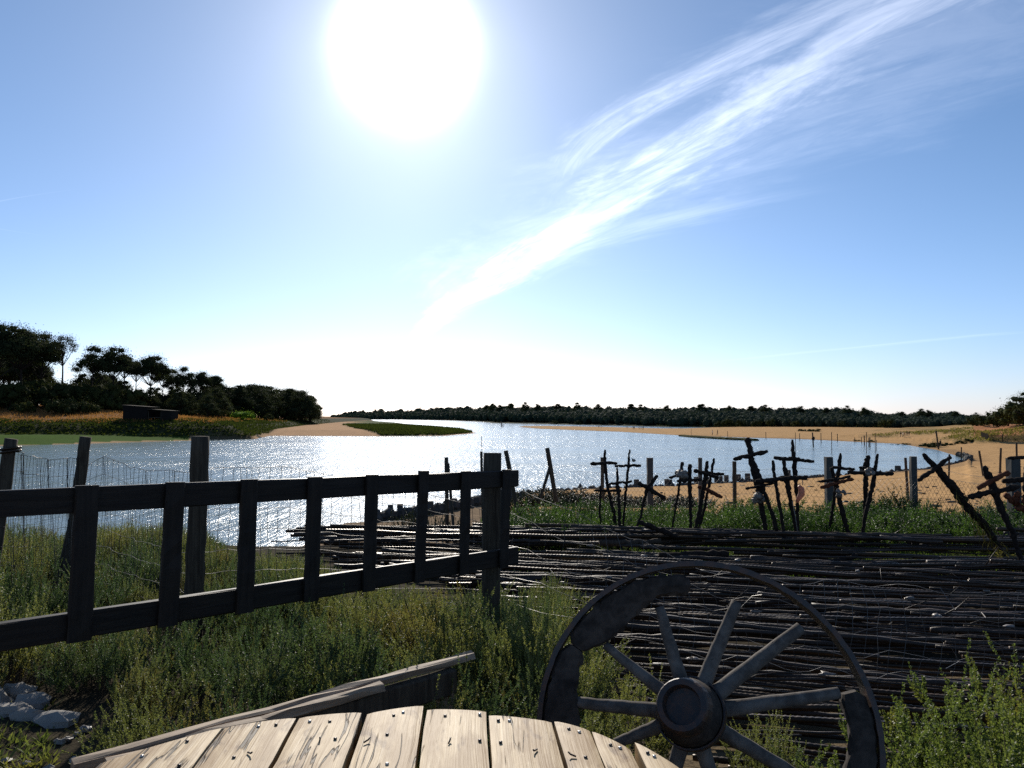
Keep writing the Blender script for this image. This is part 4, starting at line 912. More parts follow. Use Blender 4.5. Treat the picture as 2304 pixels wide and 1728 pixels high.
# ------------------------------------------------------------------ wooden crosses planted among the tubes
def drift_limb(mb, pts, wpx, rs, lump=.10):
    """rough stave through photo points at known distances; wpx gives width in photo pixels"""
    pts = np.asarray(pts); seg = np.linalg.norm(np.diff(pts, axis=0), axis=1); s = np.concatenate([[0], np.cumsum(seg)]); n = max(6, int(s[-1] / .03)); q = np.linspace(0, s[-1], n)
    P = np.stack([np.interp(q, s, pts[:, i]) for i in range(3)], 1); wv = np.interp(q, s, np.asarray(wpx, float) if not np.isscalar(wpx) else np.full(len(pts), wpx))
    rad = wv / 2 / F * P[:, 1] * (1 + rs.normal(0, lump, n)); rad[0] *= .7; rad[-1] *= .75
    mb.tube(P + rs.normal(0, .004, (n, 3)), np.maximum(rad, .006), 8, jit=.10, rs=rs)
def cross(label, Y, shaft, sw, bars, lean=0.0, seed=0, sink=True, mats=None):
    rs = np.random.default_rng(seed); n = len(shaft)
    S = [at_y(px, py, Y + lean * (1 - i/(n-1))) for i, (px, py) in enumerate(shaft)]
    if sink: e = S[-1].copy(); dz = e[2] - (gz(e[0], e[1]) - .15); e = e + (S[-1] - S[-2]) / max(abs(S[-1][2] - S[-2][2]), .05) * max(dz, .05); S.append(e); sw = list(sw) + [sw[-1]] if not np.isscalar(sw) else sw
    o = thing("wooden_cross", label, "cross", tuple(S[-1]), "driftwood crosses planted in the tubes")
    mb = MB(); drift_limb(mb, S, sw, rs); part("post", mb, (mats or (W_DRIFT, W_DRIFT))[0], o)
    for (a, b, wd, *m) in bars:
        mb = MB(); yy = Y + lean*.8 - .05; mid = ((a[0]+b[0])/2, (a[1]+b[1])/2 + rs.normal(0, 1)); drift_limb(mb, [at_y(*a, yy), at_y(*mid, yy), at_y(*b, yy)], wd, rs, .13); part("crossbar", mb, m[0] if m else (mats or (W_DRIFT, W_DRIFT))[1], o)
    return o
def clump(name, label, px, py, Y, rpx, seed, mat_, cat, group=None, n=8, squash=1.0):
    rs = np.random.default_rng(seed); c = at_y(px, py, Y); r = rpx / F * Y; mb = MB()
    for i in range(n): d = rand_dir(1, rs)[0] * r * .7; d[2] *= squash; mb.blob(c + d, np.array([r*.55, r*.3, r*.42]) * rs.uniform(.6, 1.1), rs, 0, 8, 5, .22)
    return single(name, mb, mat_, label, cat, tuple(c), group)
cross("cross with knobbed level bar, farthest left of the crosses", 11.4, [(1361, 1012), (1361, 1043), (1367, 1097), (1380, 1150), (1387, 1195), (1394, 1249)], [5, 8, 7, 8, 7, 7], [((1329, 1043), (1390, 1042), 8)], .05, 1)
cross("slim cross with a round shell sitting on its bar", 11.3, [(1416, 1012), (1414, 1048), (1408, 1110), (1401, 1195)], [4.5, 6, 5.5, 5], [((1383, 1049), (1443, 1048), 6)], .05, 2)
cross("short cross between the two taller ones at the left", 11.2, [(1388, 1053), (1390, 1090), (1394, 1150), (1396, 1245)], [5, 8, 7, 6], [((1370, 1089), (1422, 1083), 6)], .0, 3)
cross("low cross whose bar leans on the left shaft of the row", 11.6, [(1351, 1092), (1351, 1120), (1349, 1150), (1353, 1198)], [5, 5, 4, 4.5], [((1338, 1103), (1398, 1105), 6)], .0, 4)
cross("cross fallen over into an X in front of a grey post", 11.0, [(1480, 1069), (1457, 1097), (1440, 1165), (1412, 1240)], [9, 8, 5.5, 5], [((1435, 1085), (1496, 1123), 9)], .0, 5)
cross("thin cross with a nest of shells round its neck", 11.2, [(1535, 1040), (1532, 1070), (1521, 1140), (1511, 1197)], [8, 7, 4.5, 4.5], [((1505, 1075), (1554, 1062), 6)], .0, 6)
cross("upright cross just right of the shell nest", 11.1, [(1552, 1044), (1551, 1085), (1554, 1150), (1555, 1204)], [10, 10, 8, 6], [((1523, 1083), (1579, 1079), 7)], .0, 7)
cross("leaning cross with thick lumpy bar right of the upright one", 11.3, [(1592, 1037), (1586, 1080), (1574, 1150), (1561, 1205)], [9, 10, 9, 8], [((1561, 1058), (1617, 1076), 9)], .0, 8)
cross("thin stave cross leaning behind the lumpy barred cross", 11.7, [(1607, 1031), (1598, 1080), (1583, 1150), (1571, 1204)], [6, 6, 6, 6], [((1590, 1063), (1628, 1067), 7)], .0, 9)
cross("low cross with a brown bar end sloping down to the right", 11.5, [(1584, 1075), (1580, 1110), (1575, 1160), (1569, 1206)], [8, 9, 7, 7], [((1571, 1094), (1624, 1119), 9, W_DRIFTR)], .0, 10)
cross("tallest thick cross with a rounded head and slanting bar", 10.9, [(1681, 985), (1686, 1007), (1690, 1035), (1700, 1062), (1706, 1090), (1711, 1126), (1728, 1221)], [13, 12, 14, 19, 19, 13, 8], [((1650, 1033), (1727, 1016), 9)], .15, 11)
cross("cross with a short stub top and long heavy bar", 10.6, [(1738, 1036), (1743, 1072), (1752, 1126), (1762, 1187), (1772, 1243)], [6, 8, 8, 8, 7], [((1700, 1084), (1816, 1074), 10)], .1, 12)
cross("thin cross with a low bar left of the long barred one", 10.7, [(1705, 1068), (1715, 1092), (1738, 1157), (1761, 1250)], [7, 8, 9, 8], [((1677, 1100), (1742, 1087), 6)], .1, 13)
cross("crooked cross bent at the waist behind the long bar", 10.8, [(1763, 1035), (1769, 1068), (1775, 1108), (1787, 1170), (1802, 1250)], [10, 11, 11, 8, 8], [((1741, 1078), (1800, 1073), 8)], .1, 14)
cross("tall straight cross with a flat bar in the middle cluster", 10.9, [(1783, 989), (1784, 1015), (1787, 1037), (1790, 1082), (1794, 1126), (1796, 1225)], [6, 9, 10, 10, 8, 8], [((1741, 1030), (1832, 1038), 8.5)], .1, 15)
cross("cross with pointed head beside the wide grey post", 11.2, [(1891, 1019), (1888, 1055), (1881, 1093), (1862, 1221)], [5, 10, 8, 6], [((1873, 1051), (1923, 1056), 7)], .0, 16)
cross("cross with two stacked bars in front of the wide grey post", 10.9, [(1871, 1052), (1885, 1108), (1902, 1178), (1917, 1224)], [9, 11, 11, 10], [((1841, 1084), (1914, 1072), 6), ((1847, 1097), (1920, 1077), 8, W_DRIFTR)], .05, 17)
cross("round headed cross crossing a thin stave in a V", 11.1, [(1952, 1024), (1949, 1058), (1948, 1108), (1945, 1170), (1937, 1224)], [12, 11, 10, 7, 7], [((1933, 1052), (1972, 1057), 7)], .0, 18)
cross("thin stave with a long level bar forming a V", 10.9, [(1975, 1021), (1969, 1052), (1962, 1100), (1949, 1152), (1935, 1228)], [6, 8, 10, 9, 7], [((1907, 1063), (2010, 1066), 9)], .0, 19)
cross("big cross fallen to the left with its bars as an X", 9.4, [(2076, 1021), (2107, 1052), (2144, 1097), (2175, 1140), (2216, 1181), (2252, 1240)], [9, 15, 21, 20, 17, 12], [((2066, 1082), (2140, 1027), 10)], .1, 20)
cross("heavy cross at the right with a long dark bar and brown arm", 8.8, [(2213, 1050), (2230, 1083), (2240, 1114), (2252, 1144), (2277, 1196), (2300, 1270)], [13, 19, 18, 14, 12, 10], [((2178, 1118), (2292, 1095), 12), ((2200, 1099), (2270, 1062), 11, W_DRIFTR)], .1, 21)
cross("cross cut by the right edge of the photo, three dark bars", 8.9, [(2312, 1030), (2308, 1090), (2318, 1160), (2330, 1290)], [12, 13, 12, 12], [((2257, 1083), (2345, 1078), 12), ((2266, 1031), (2340, 1027), 8), ((2260, 1112), (2330, 1165), 13, W_DRIFTR)], .0, 22)
c = clump("shell", "round grey shell perched on the bar of the slim cross", 1421, 1036, 11.25, 9, 3, ROCK, "shell", None, 1)
clump("shell_cluster", "nest of pale shells tied round a cross neck", 1533, 1068, 11.1, 17, 5, SHELL, "shells", "shell clusters on the crosses", 16, .5)
clump("shell_cluster", "cluster of pale oyster shells low on the tallest cross", 1708, 1122, 10.8, 15, 6, SHELL, "shells", None, 11, .8)
clump("shell_cluster", "shells clinging where two bars meet by the grey post", 1893, 1108, 10.8, 12, 7, SHELL, "shells", None, 10, 1.2)
clump("shell_cluster", "straw and shell knot where the V of crosses meets", 1957, 1062, 10.8, 11, 8, SHELL, "shells", None, 9, 1.0)
clump("shell_cluster", "brown shell bundle hanging by the right edge crosses", 2298, 1128, 8.8, 16, 9, W_DRIFTR, "shells", None, 9, 1.6)
def hanging_shell():
    c = at_y(1799, 1110, 10.7); rs = np.random.default_rng(2); mb = MB()
    pts = [at_y(px, py, 10.72) for px, py in ((1797, 1093), (1803, 1100), (1804, 1112), (1797, 1122), (1792, 1131))]
    mb.tube(pts, [.022, .042, .046, .034, .016], 10, jit=.06, rs=rs); single("oyster_shell", mb, PINK, "pinkish oyster shell hanging from the tall straight cross", "shell", tuple(c))
    for pts, lab in (([(1806, 1080), (1806, 1092)], "thin string holding the pink shell"), ([(1783, 1128), (1790, 1165), (1795, 1200), (1811, 1216), (1817, 1228), (1817, 1245)], "pale loose string trailing down from the middle crosses")):
        mb = MB(); P = [at_y(a, b, 10.5) for a, b in pts]; mb.tube(P, .0055, 4); single("string", mb, SHELL, lab, "string", tuple(P[-1]))
hanging_shell()
def dry_weed():
    rs = np.random.default_rng(15); mb = MB()
    for i in range(42):
        t = rs.uniform(0, 1); p = at_y(2150 + 105*t + rs.normal(0, 7), 1100 + 140*t + rs.normal(0, 7), 9.35); d = np.array([rs.normal(.06, .07), rs.normal(0, .05), -rs.uniform(.08, .28)])
        mb.tube([p, p + d*.5 + rs.normal(0, .03, 3), p + d], .004, 3)
    for px, py in ((2268, 1260), (2285, 1280), (2262, 1290), (2290, 1310)):
        c = at_y(px, py, 9.2); n = 90; u = rand_dir(n, rs); mb.leaves(c + u*.1, rand_dir(n, rs)*.09, rand_dir(n, rs)*.015)
    single("dry_weed", mb, L_DUNE, "straw coloured dry weed draped over the big fallen cross", "weed", tuple(at_y(2200, 1200, 9.3)))
dry_weed()

# ------------------------------------------------------------------ netting fence above the beach
def chain_fence():
    base = at_y(1653, 1110, 18); o = thing("chain_link_fence", "sagging chain link fence on grey posts above the beach", "fence", (base[0], base[1], gz(base[0], base[1])))
    L = [(1085, 17.5), (1150, 18.5), (1240, 19.5), (1355, 20.2), (1462, 19.2), (1575, 18.7), (1653, 18.2), (1865, 16.0), (2055, 15.5), (2280, 12.8), (2420, 12.0)]
    posts = [(1462, 1030, 14, 19.2), (1575, 1030, 9, 18.7), (1652, 1038, 8, 18.2), (1864, 1028, 17, 16.0), (2054, 1027, 14, 15.5), (2279, 1031, 23, 12.8), (1355, 1029, 8, 20.2)]
    for i, (px, py, wd, Y) in enumerate(posts):
        t = at_y(px, py, Y); g = gz(t[0], t[1]); wm = wd / F * Y; mb = MB(); mb.beam_local(np.array([t[0], t[1], (t[2]+g-.3)/2]), t[2]-g+.3, wm, wm*.9, np.array([[0, 0, -1.], [0, 1, 0], [1, 0, 0]]), 0, .012, 8, .003, np.random.default_rng(i)); part("post", mb, CONC if wd > 8 else W_POST, o)
    mb = MB(); Pp = np.array([[*at_y(px, 1000, Y)[:2], 0] for px, Y in L[2:]]); 
    seg = np.linalg.norm(np.diff(Pp, axis=0), axis=1); s = np.concatenate([[0], np.cumsum(seg)]); hgt_ = .92
    def at(u, v):
        x = np.interp(u, s, Pp[:, 0]); y = np.interp(u, s, Pp[:, 1]); g = gz(x, y); k = np.searchsorted(s, u); sag = .05*math.sin(u*2.1); return np.array([x, y, g + (hgt_ + sag)*v])
    us = np.linspace(0, s[-1], int(s[-1] / .11)); gr = {round(u, 4): at(u, 0) for u in us}
    hs = .11 * 7; rows = 8
    for i in range(len(us) - 1):
        for sg in (1, -1):
            j = i + sg * 7
            if 0 <= j < len(us): mb.tube([at(us[i], 0), at(us[j], 1)], .0024, 3, cap=False)
    for v in (1.0, .55, .08): mb.tube([at(u, v) for u in us[::4]], .003, 3, cap=False)
    part("netting", mb, WIRED, o)
    for v in (1.15,):
        mb2 = MB(); mb2.tube([at(u, v) for u in us[::4]], .003, 3, cap=False); part("strand", mb2, WIRED, o)
chain_fence()
def stake(name, label, a, b, wpx, Y, mat_=None, group=None, cat="stake", brace=None, dig=True, top=True):
    """a stake from photo point a (top) to b (foot) at distance Y"""
    p, q = at_y(*a, Y), at_y(*b, Y); rs = np.random.default_rng(int(a[0])); t = np.linspace(0, 1, 8)[:, None]
    if dig:
        g = max(gz(q[0], q[1]), -1.4) - .2; d = (q - p) / min(q[2] - p[2], -.05); q = p + d * (min(g, q[2]) - p[2])
    mat_ = mat_ or W_POLE
    if brace is None:
        mb = MB(); mb.tube(p + (q-p)*t, wpx/2/F*Y, 7, jit=.04, rs=rs); return single(name, mb, mat_, label, cat, tuple(q), group)
    o = thing(name, label, cat, tuple(q), group); mb = MB(); mb.tube(p + (q-p)*t, wpx/2/F*Y, 7, jit=.04, rs=rs); part("post", mb, mat_, o)
    u, v = at_y(*brace[0], Y), at_y(*brace[1], Y - .25); v[2] = min(v[2], gz(v[0], v[1])) ; mb = MB(); mb.tube([u, v], wpx*.4/F*Y, 6); part("brace", mb, mat_, o); return o
stake("braced_stake", "grey stake with a slanting brace like an A right of the gate post", (1231, 1008), (1252, 1130), 10, 19.0, W_POST, brace=((1237, 1052), (1204, 1128)))
stake("braced_stake", "short stake with a brace left of the gate post", (1004, 1029), (1005, 1110), 9, 17.0, W_POST, brace=((1008, 1042), (1040, 1095)))
stake("stake", "leaning stake just right of the dark rail fence's end", (1138, 1014), (1162, 1140), 10, 17.0, W_POST)
stake("stake", "thin stake touching the left side of the gate post", (1083, 1016), (1085, 1110), 6, 17.0, W_POST)
for i, (a, b, wd, Y) in enumerate((((2037, 1030), (2041, 1090), 6, 26), ((2136, 1022), (2135, 1072), 4, 34), ((2203, 1014), (2209, 1050), 4.5, 44), ((2252, 1008), (2250, 1060), 4.5, 40), ((2287, 996), (2288, 1050), 4, 44), ((2163, 1006), (2163, 1034), 2.6, 95))):
    stake("beach_post", ("dark post on the sand beside the grey fence post", "thin post on the sand behind the fallen cross", "leaning dark post on the sand right of the kerb's tip", "crooked post standing on the open sand at the right", "tall thin post on the sand nearest the right edge", "thin pole on the tip of the stone edging")[i], a, b, wd, Y, W_POLE, "posts standing on the sand")
stake("beach_post", "tall dark leaning pole on the sand beside the lone walker", (2106, 969), (2112, 1012), 3.4, 128, W_POLE, "posts standing on the sand")
WP = [(1723, 972, 987, 1.4), (1789.5, 973, 1021, 1.3), (1799, 975, 991, 1.4), (1847, 974, 996, 1.6), (1871, 972, 1020, 1.5), (1884, 976, 993, 1.6), (1923, 984, 995, 1.4), (1938, 983, 998, 1.3), (1944.5, 980, 1002, 2.2), (1949.5, 972, 1019, 1.5), (1954.5, 985, 1006, 1.5), (1957, 984, 1006, 2.2), (1969, 974, 1018, 1.4), (1972, 990, 1014, 1.2), (1637, 970, 984, 1.0), (1555, 966, 981, .8)]
for px, a, b, wd in WP:
    Y = 5.5 * F / (b - 937); stake("mooring_pole", "thin bare pole standing in the shallow water off the sand spit", (px, a), (px + .5, b), wd, Y, W_POLE, "thin poles in the shallow water", "pole")
Y = 5.5*F/(1005-937); o = thing("mooring_pole", "thick pole with a dark bundle at its top in the shallow water", "pole", tuple(at_y(1830, 1005, Y)))
mb = MB(); mb.tube([at_y(1828, 973, Y), at_y(1830.5, 1012, Y)], .12, 6); part("post", mb, W_POLE, o); mb = MB(); mb.blob(at_y(1830, 987, Y), (.32, .3, .35), np.random.default_rng(1), 0, 8, 6, .2); part("bundle", mb, W_DRIFT, o)
stake("mooring_pole", "single thin pole in the sparkling water above the gate post", (1083.5, 981), (1084, 1016), 1.3, 128, W_POLE, None, "pole")
Y = 5.5*F/(960.5-937)
stake("channel_marker", "dark channel marker post in the water off the wooded point", (1128.5, 948), (1128, 961), 2.2, Y, W_POLE, None, "marker"); stake("channel_marker", "short dark stub beside the channel marker post", (1131.5, 955), (1132, 961), 2.0, Y, W_POLE, None, "marker")
for i, (px, b) in enumerate([(476, 991), (480, 991), (486, 990), (491, 991), (494, 990), (500, 990), (506, 990), (513, 989), (523, 989), (530, 988), (536, 988), (543, 988)]):
    Y = 5.5*F/(b-937); stake("mooring_stub", "short dark stub poking out of the water off the left bank", (px, b - 4 - i % 3), (px, b), 2.2, Y, W_POLE, "row of stubs off the left bank")

# ------------------------------------------------------------------ stone edging of the beach
def kerb():
    rs = np.random.default_rng(41); mb = MB(); pts = KERB
    seg = np.linalg.norm(np.diff(pts, axis=0), axis=1); s = np.concatenate([[0], np.cumsum(seg)]); n = int(s[-1] / .32)
    for u in np.linspace(0, s[-1], n):
        x, y = np.interp(u, s, pts[:, 0]), np.interp(u, s, pts[:, 1]); k = .8 + .4*rs.random()
        mb.blob((x + rs.normal(0, .10), y + rs.normal(0, .10), .22), (.30*k, .34*k, .36*k), rs, 0, 6, 4, .2, False)
    single("stone_edging", mb, STONE, "low dark edging of stones curving between the water and the sand", "edging", (pts[6][0], pts[6][1], 0))
    for i, (px, py, wd) in enumerate(((1432, 1084, 9), (1500, 1083, 10), (1508, 1084, 7), (1566, 1078, 9), (1590, 1078, 13), (1612, 1074, 8), (1622, 1076, 6), (1634, 1074, 9), (1660, 1072, 10), (1682, 1070, 9), (1700, 1070, 8), (1776, 1062, 5), (1940, 1058, 8), (2020, 1052, 9), (878, 1143, 10), (900, 1141, 12), (965, 1135, 18), (1020, 1128, 14))):
        i0 = np.argmin(abs(pts[:, 0]/pts[:, 1] - (px-1152)/F)); d = np.interp((px-1152)/F, pts[:14, 0]/pts[:14, 1], pts[:14, 1]); c = at_y(px, py, d + .3); r = wd/2/F*d; c[2] = max(c[2], .4)
        mb = MB(); mb.box(c + [0, 0, -.1], (2*r, 2*r, .55), Matrix.Rotation(rs.uniform(-.4, .4), 3, 'Z'), 0, .06); single("stone_block", mb, STONE, "dark stone block standing on the curved edging", "stone", tuple(c), "blocks on the stone edging")
kerb()
def wrack():
    rs = np.random.default_rng(93); mb = MB()
    for i in range(420):
        az = rs.uniform(.02, .66); y = 1/rs.uniform(1/120, 1/20); x = az*y; z = gz(x, y)
        if z < .1 or abs(fbm(np.array([x*.09]), np.array([y*.2]))[0]) > .35: continue
        r = rs.uniform(.015, .07)*(1 + y/60); mb.blob((x, y, z + .01), (r*rs.uniform(.8, 2.2), r, r*.35), rs, 0, 6, 4, .25, False)
    tag(link("seaweed_wrack", mb.mesh("seaweed_wrack", L_WEED)), "dark scraps of seaweed scattered over the sand", None, None, 'stuff')
wrack()
def weed_bank():
    rs = np.random.default_rng(55); mesh = []
    for i in range(3):
        mb = MB(); r = np.random.default_rng(60 + i)
        for _ in range(70):
            p = np.array([r.normal(0, .42), r.normal(0, .42), 0]); l = r.uniform(.35, .95); d = np.array([r.normal(0, .25), r.normal(0, .25), 1])*l; q = np.array([p, p + d*.5 + r.normal(0, .04, 3), p + d]); mb.tube(q, .008, 3, 0, cap=False); stem_leaves(mb, q, r, 26, .085, .035, .15)
        mesh.append(mb.mesh("dark_bush", L_WEED))
    for i, (px, py) in enumerate([(x, 1128 - 14*math.sin((x-1100)/170) + rs.normal(0, 4)) for x in np.linspace(1075, 1560, 27)] + [(930, 1150), (990, 1148), (1040, 1145)]):
        Y = np.interp(px, [900, 1100, 1350, 1560], [38, 30, 25, 22]); x = (px-1152)/F*Y; g = gz(x, Y); o = link("dark_bush", mesh[i % 3], None, (x, Y, max(g, 0) - .05)); s = rs.uniform(.8, 1.25); zz = max(.4, min(s, (H - (np.interp(px, [900, 1100, 1230, 1330, 1420, 1560], [1130, 1098, 1092, 1100, 1110, 1118]) - 937)/F*Y - max(g, 0))/1.0)); o.scale = (s*1.2, s, zz); o.rotation_euler = (0, 0, rs.uniform(0, 6)); tag(o, "dark leafy bush in the band along the water's edge behind the gate post", "bush", "dark bushes at the water's edge")
weed_bank()

# ------------------------------------------------------------------ cart wheel
def wheel():
    C = at_y(1583, 1648, 2.66); nrm = np.array([-.16, -.94, .26]); nrm /= np.linalg.norm(nrm)
    ux = np.cross([0, 0, 1.], nrm); ux = ux / np.linalg.norm(ux); uz = np.cross(nrm, ux)
    if ux[0] < 0: ux, uz = -ux, -uz
    if uz[2] < 0: uz = -uz
    Rw = .55
    def pt(a, r, d=0.0): return C + ux*math.cos(a)*r + uz*math.sin(a)*r + nrm*d
    def solve(px, py, d=0.0):
        """where the sight line meets the wheel's plane"""
        o = np.array([0, 0, H]); rr = ray(px, py); c = C + nrm*d; return o + rr * (np.dot(c - o, nrm) / np.dot(rr, nrm))
    o = thing("cart_wheel", "broken wooden cart wheel with a loose iron tyre leaning in the weeds", "wheel", tuple(C - [0, 0, .6]))
    rs = np.random.default_rng(6)
    def ring(a0, a1, r0, r1, d0, d1, n, wob=0.0, caps=True):
        mb = MB(); V = []; 
        for i in range(n + 1):
            a = a0 + (a1 - a0)*i/n; jr = rs.normal(0, wob, 4)
            V += [pt(a, r0 + jr[0], d0), pt(a, r1 + jr[1], d0), pt(a, r1 + jr[2], d1), pt(a, r0 + jr[3], d1)]
        q = [[i*4+j, (i+1)*4+j, (i+1)*4+(j+1) % 4, i*4+(j+1) % 4] for i in range(n) for j in range(4)]
        if caps: q += [[3, 2, 1, 0], [n*4, n*4+1, n*4+2, n*4+3]]
        mb.add(V, [q], 0, False); return mb
    part("tyre", ring(0, 2*math.pi, Rw, Rw + .018, -.05, .04, 140, .0008, False), IRON, o)
    for a0, a1, ri, k in ((94, 149.6, .440, 0), (149.9, 206, .440, 1), (-55, 18, .446, 2)):
        n = 26; mb = MB(); V = []; m = 6
        for i in range(n + 1):
            f = i/n; a = R(a0 + (a1-a0)*f); e = 1 - .10*(abs(2*f - 1)**14); r0 = ri + .02*math.sin(f*7 + k) + (1-e)*.25; r1 = Rw - .004 - (.022*(1-f)**2 if k == 0 else 0) - (1-e)*.2; rm = (r0+r1)/2
            j = rs.normal(0, .004, 8)
            V += [pt(a, r0+.008+j[0], -.03), pt(a, r1-.006+j[1], -.032), pt(a, r1+j[2], -.02), pt(a, r1+j[3], .024), pt(a, r1-.008+j[4], .035), pt(a, rm+j[5], .040), pt(a, r0+.008+j[6], .034), pt(a, r0+j[7], .02)]
        q = [[i*8+jj, (i+1)*8+jj, (i+1)*8+(jj+1) % 8, i*8+(jj+1) % 8] for i in range(n) for jj in range(8)]
        mb.add(V, [q, [list(range(7, -1, -1)), [n*8+jj for jj in range(8)]]], 0, False); p = part("felloe", mb, W_WHEEL, o)
        if k == 1: p['label'] = "darkest lower piece of the wooden rim"
    hubC = at_y(1555, 1606, 2.64); hn = np.array([-.40, -.76, .50]); hn /= np.linalg.norm(hn); hx = np.cross([0, 0, 1.], hn); hx /= np.linalg.norm(hx); hz = np.cross(hn, hx)
    for (px, py, w0, w1) in ((1362, 1452, .018, .03), (1483, 1366, .022, .032), (1657, 1356, .024, .034), (1803, 1412, .026, .036), (1888, 1560, .024, .034), (1286, 1580, .024, .032), (1385, 1672, .022, .03), (1480, 1850, .024, .034), (1650, 1900, .024, .034), (1820, 1760, .024, .034)):
        e = solve(px, py, .01); mb = MB(); d = e - hubC; t = np.linspace(.08/np.linalg.norm(d), 1, 12)[:, None]; mb.tube(hubC + d*t + rs.normal(0, .0008, (12, 3)), np.linspace(w1*.82, w0*.8, 12), 9, jit=.012, rs=rs); part("spoke", mb, W_SPOKE, o)
    mb = MB(); prof = [(-.12, .03), (-.11, .08), (-.05, .102), (.01, .110), (.06, .104), (.10, .092), (.12, .086), (.125, .084)]
    n = 28; V = [[hubC + hn*d + (hx*math.cos(2*math.pi*j/n) + hz*math.sin(2*math.pi*j/n))*r*(1 + rs.normal(0, .008)) for j in range(n)] for d, r in prof]
    V = np.array(V).reshape(-1, 3); q = [[i*n+j, i*n+(j+1) % n, (i+1)*n+(j+1) % n, (i+1)*n+j] for i in range(len(prof)-1) for j in range(n)]
    mb.add(V, [q, [list(range(n))]], 0, True); hub = part("hub", mb, W_WHEEL, o)
    def lathe(profile, name, m_):
        mb = MB(); V = np.array([[hubC + hn*d + (hx*math.cos(2*math.pi*j/n) + hz*math.sin(2*math.pi*j/n))*r for j in range(n)] for d, r in profile]).reshape(-1, 3)
        q = [[i*n+j, i*n+(j+1) % n, (i+1)*n+(j+1) % n, (i+1)*n+j] for i in range(len(profile)-1) for j in range(n)]; mb.add(V, [q], 0, False); return part(name, mb, m_, hub)
    lathe([(.10, .094), (.130, .086), (.138, .081), (.138, .063), (.125, .061), (.105, .058), (.10, .001)], "nave_ring", IRON)
    lathe([(-.005, .113), (-.005, .119), (.025, .119), (.025, .113)], "nave_band", IRON)
wheel()

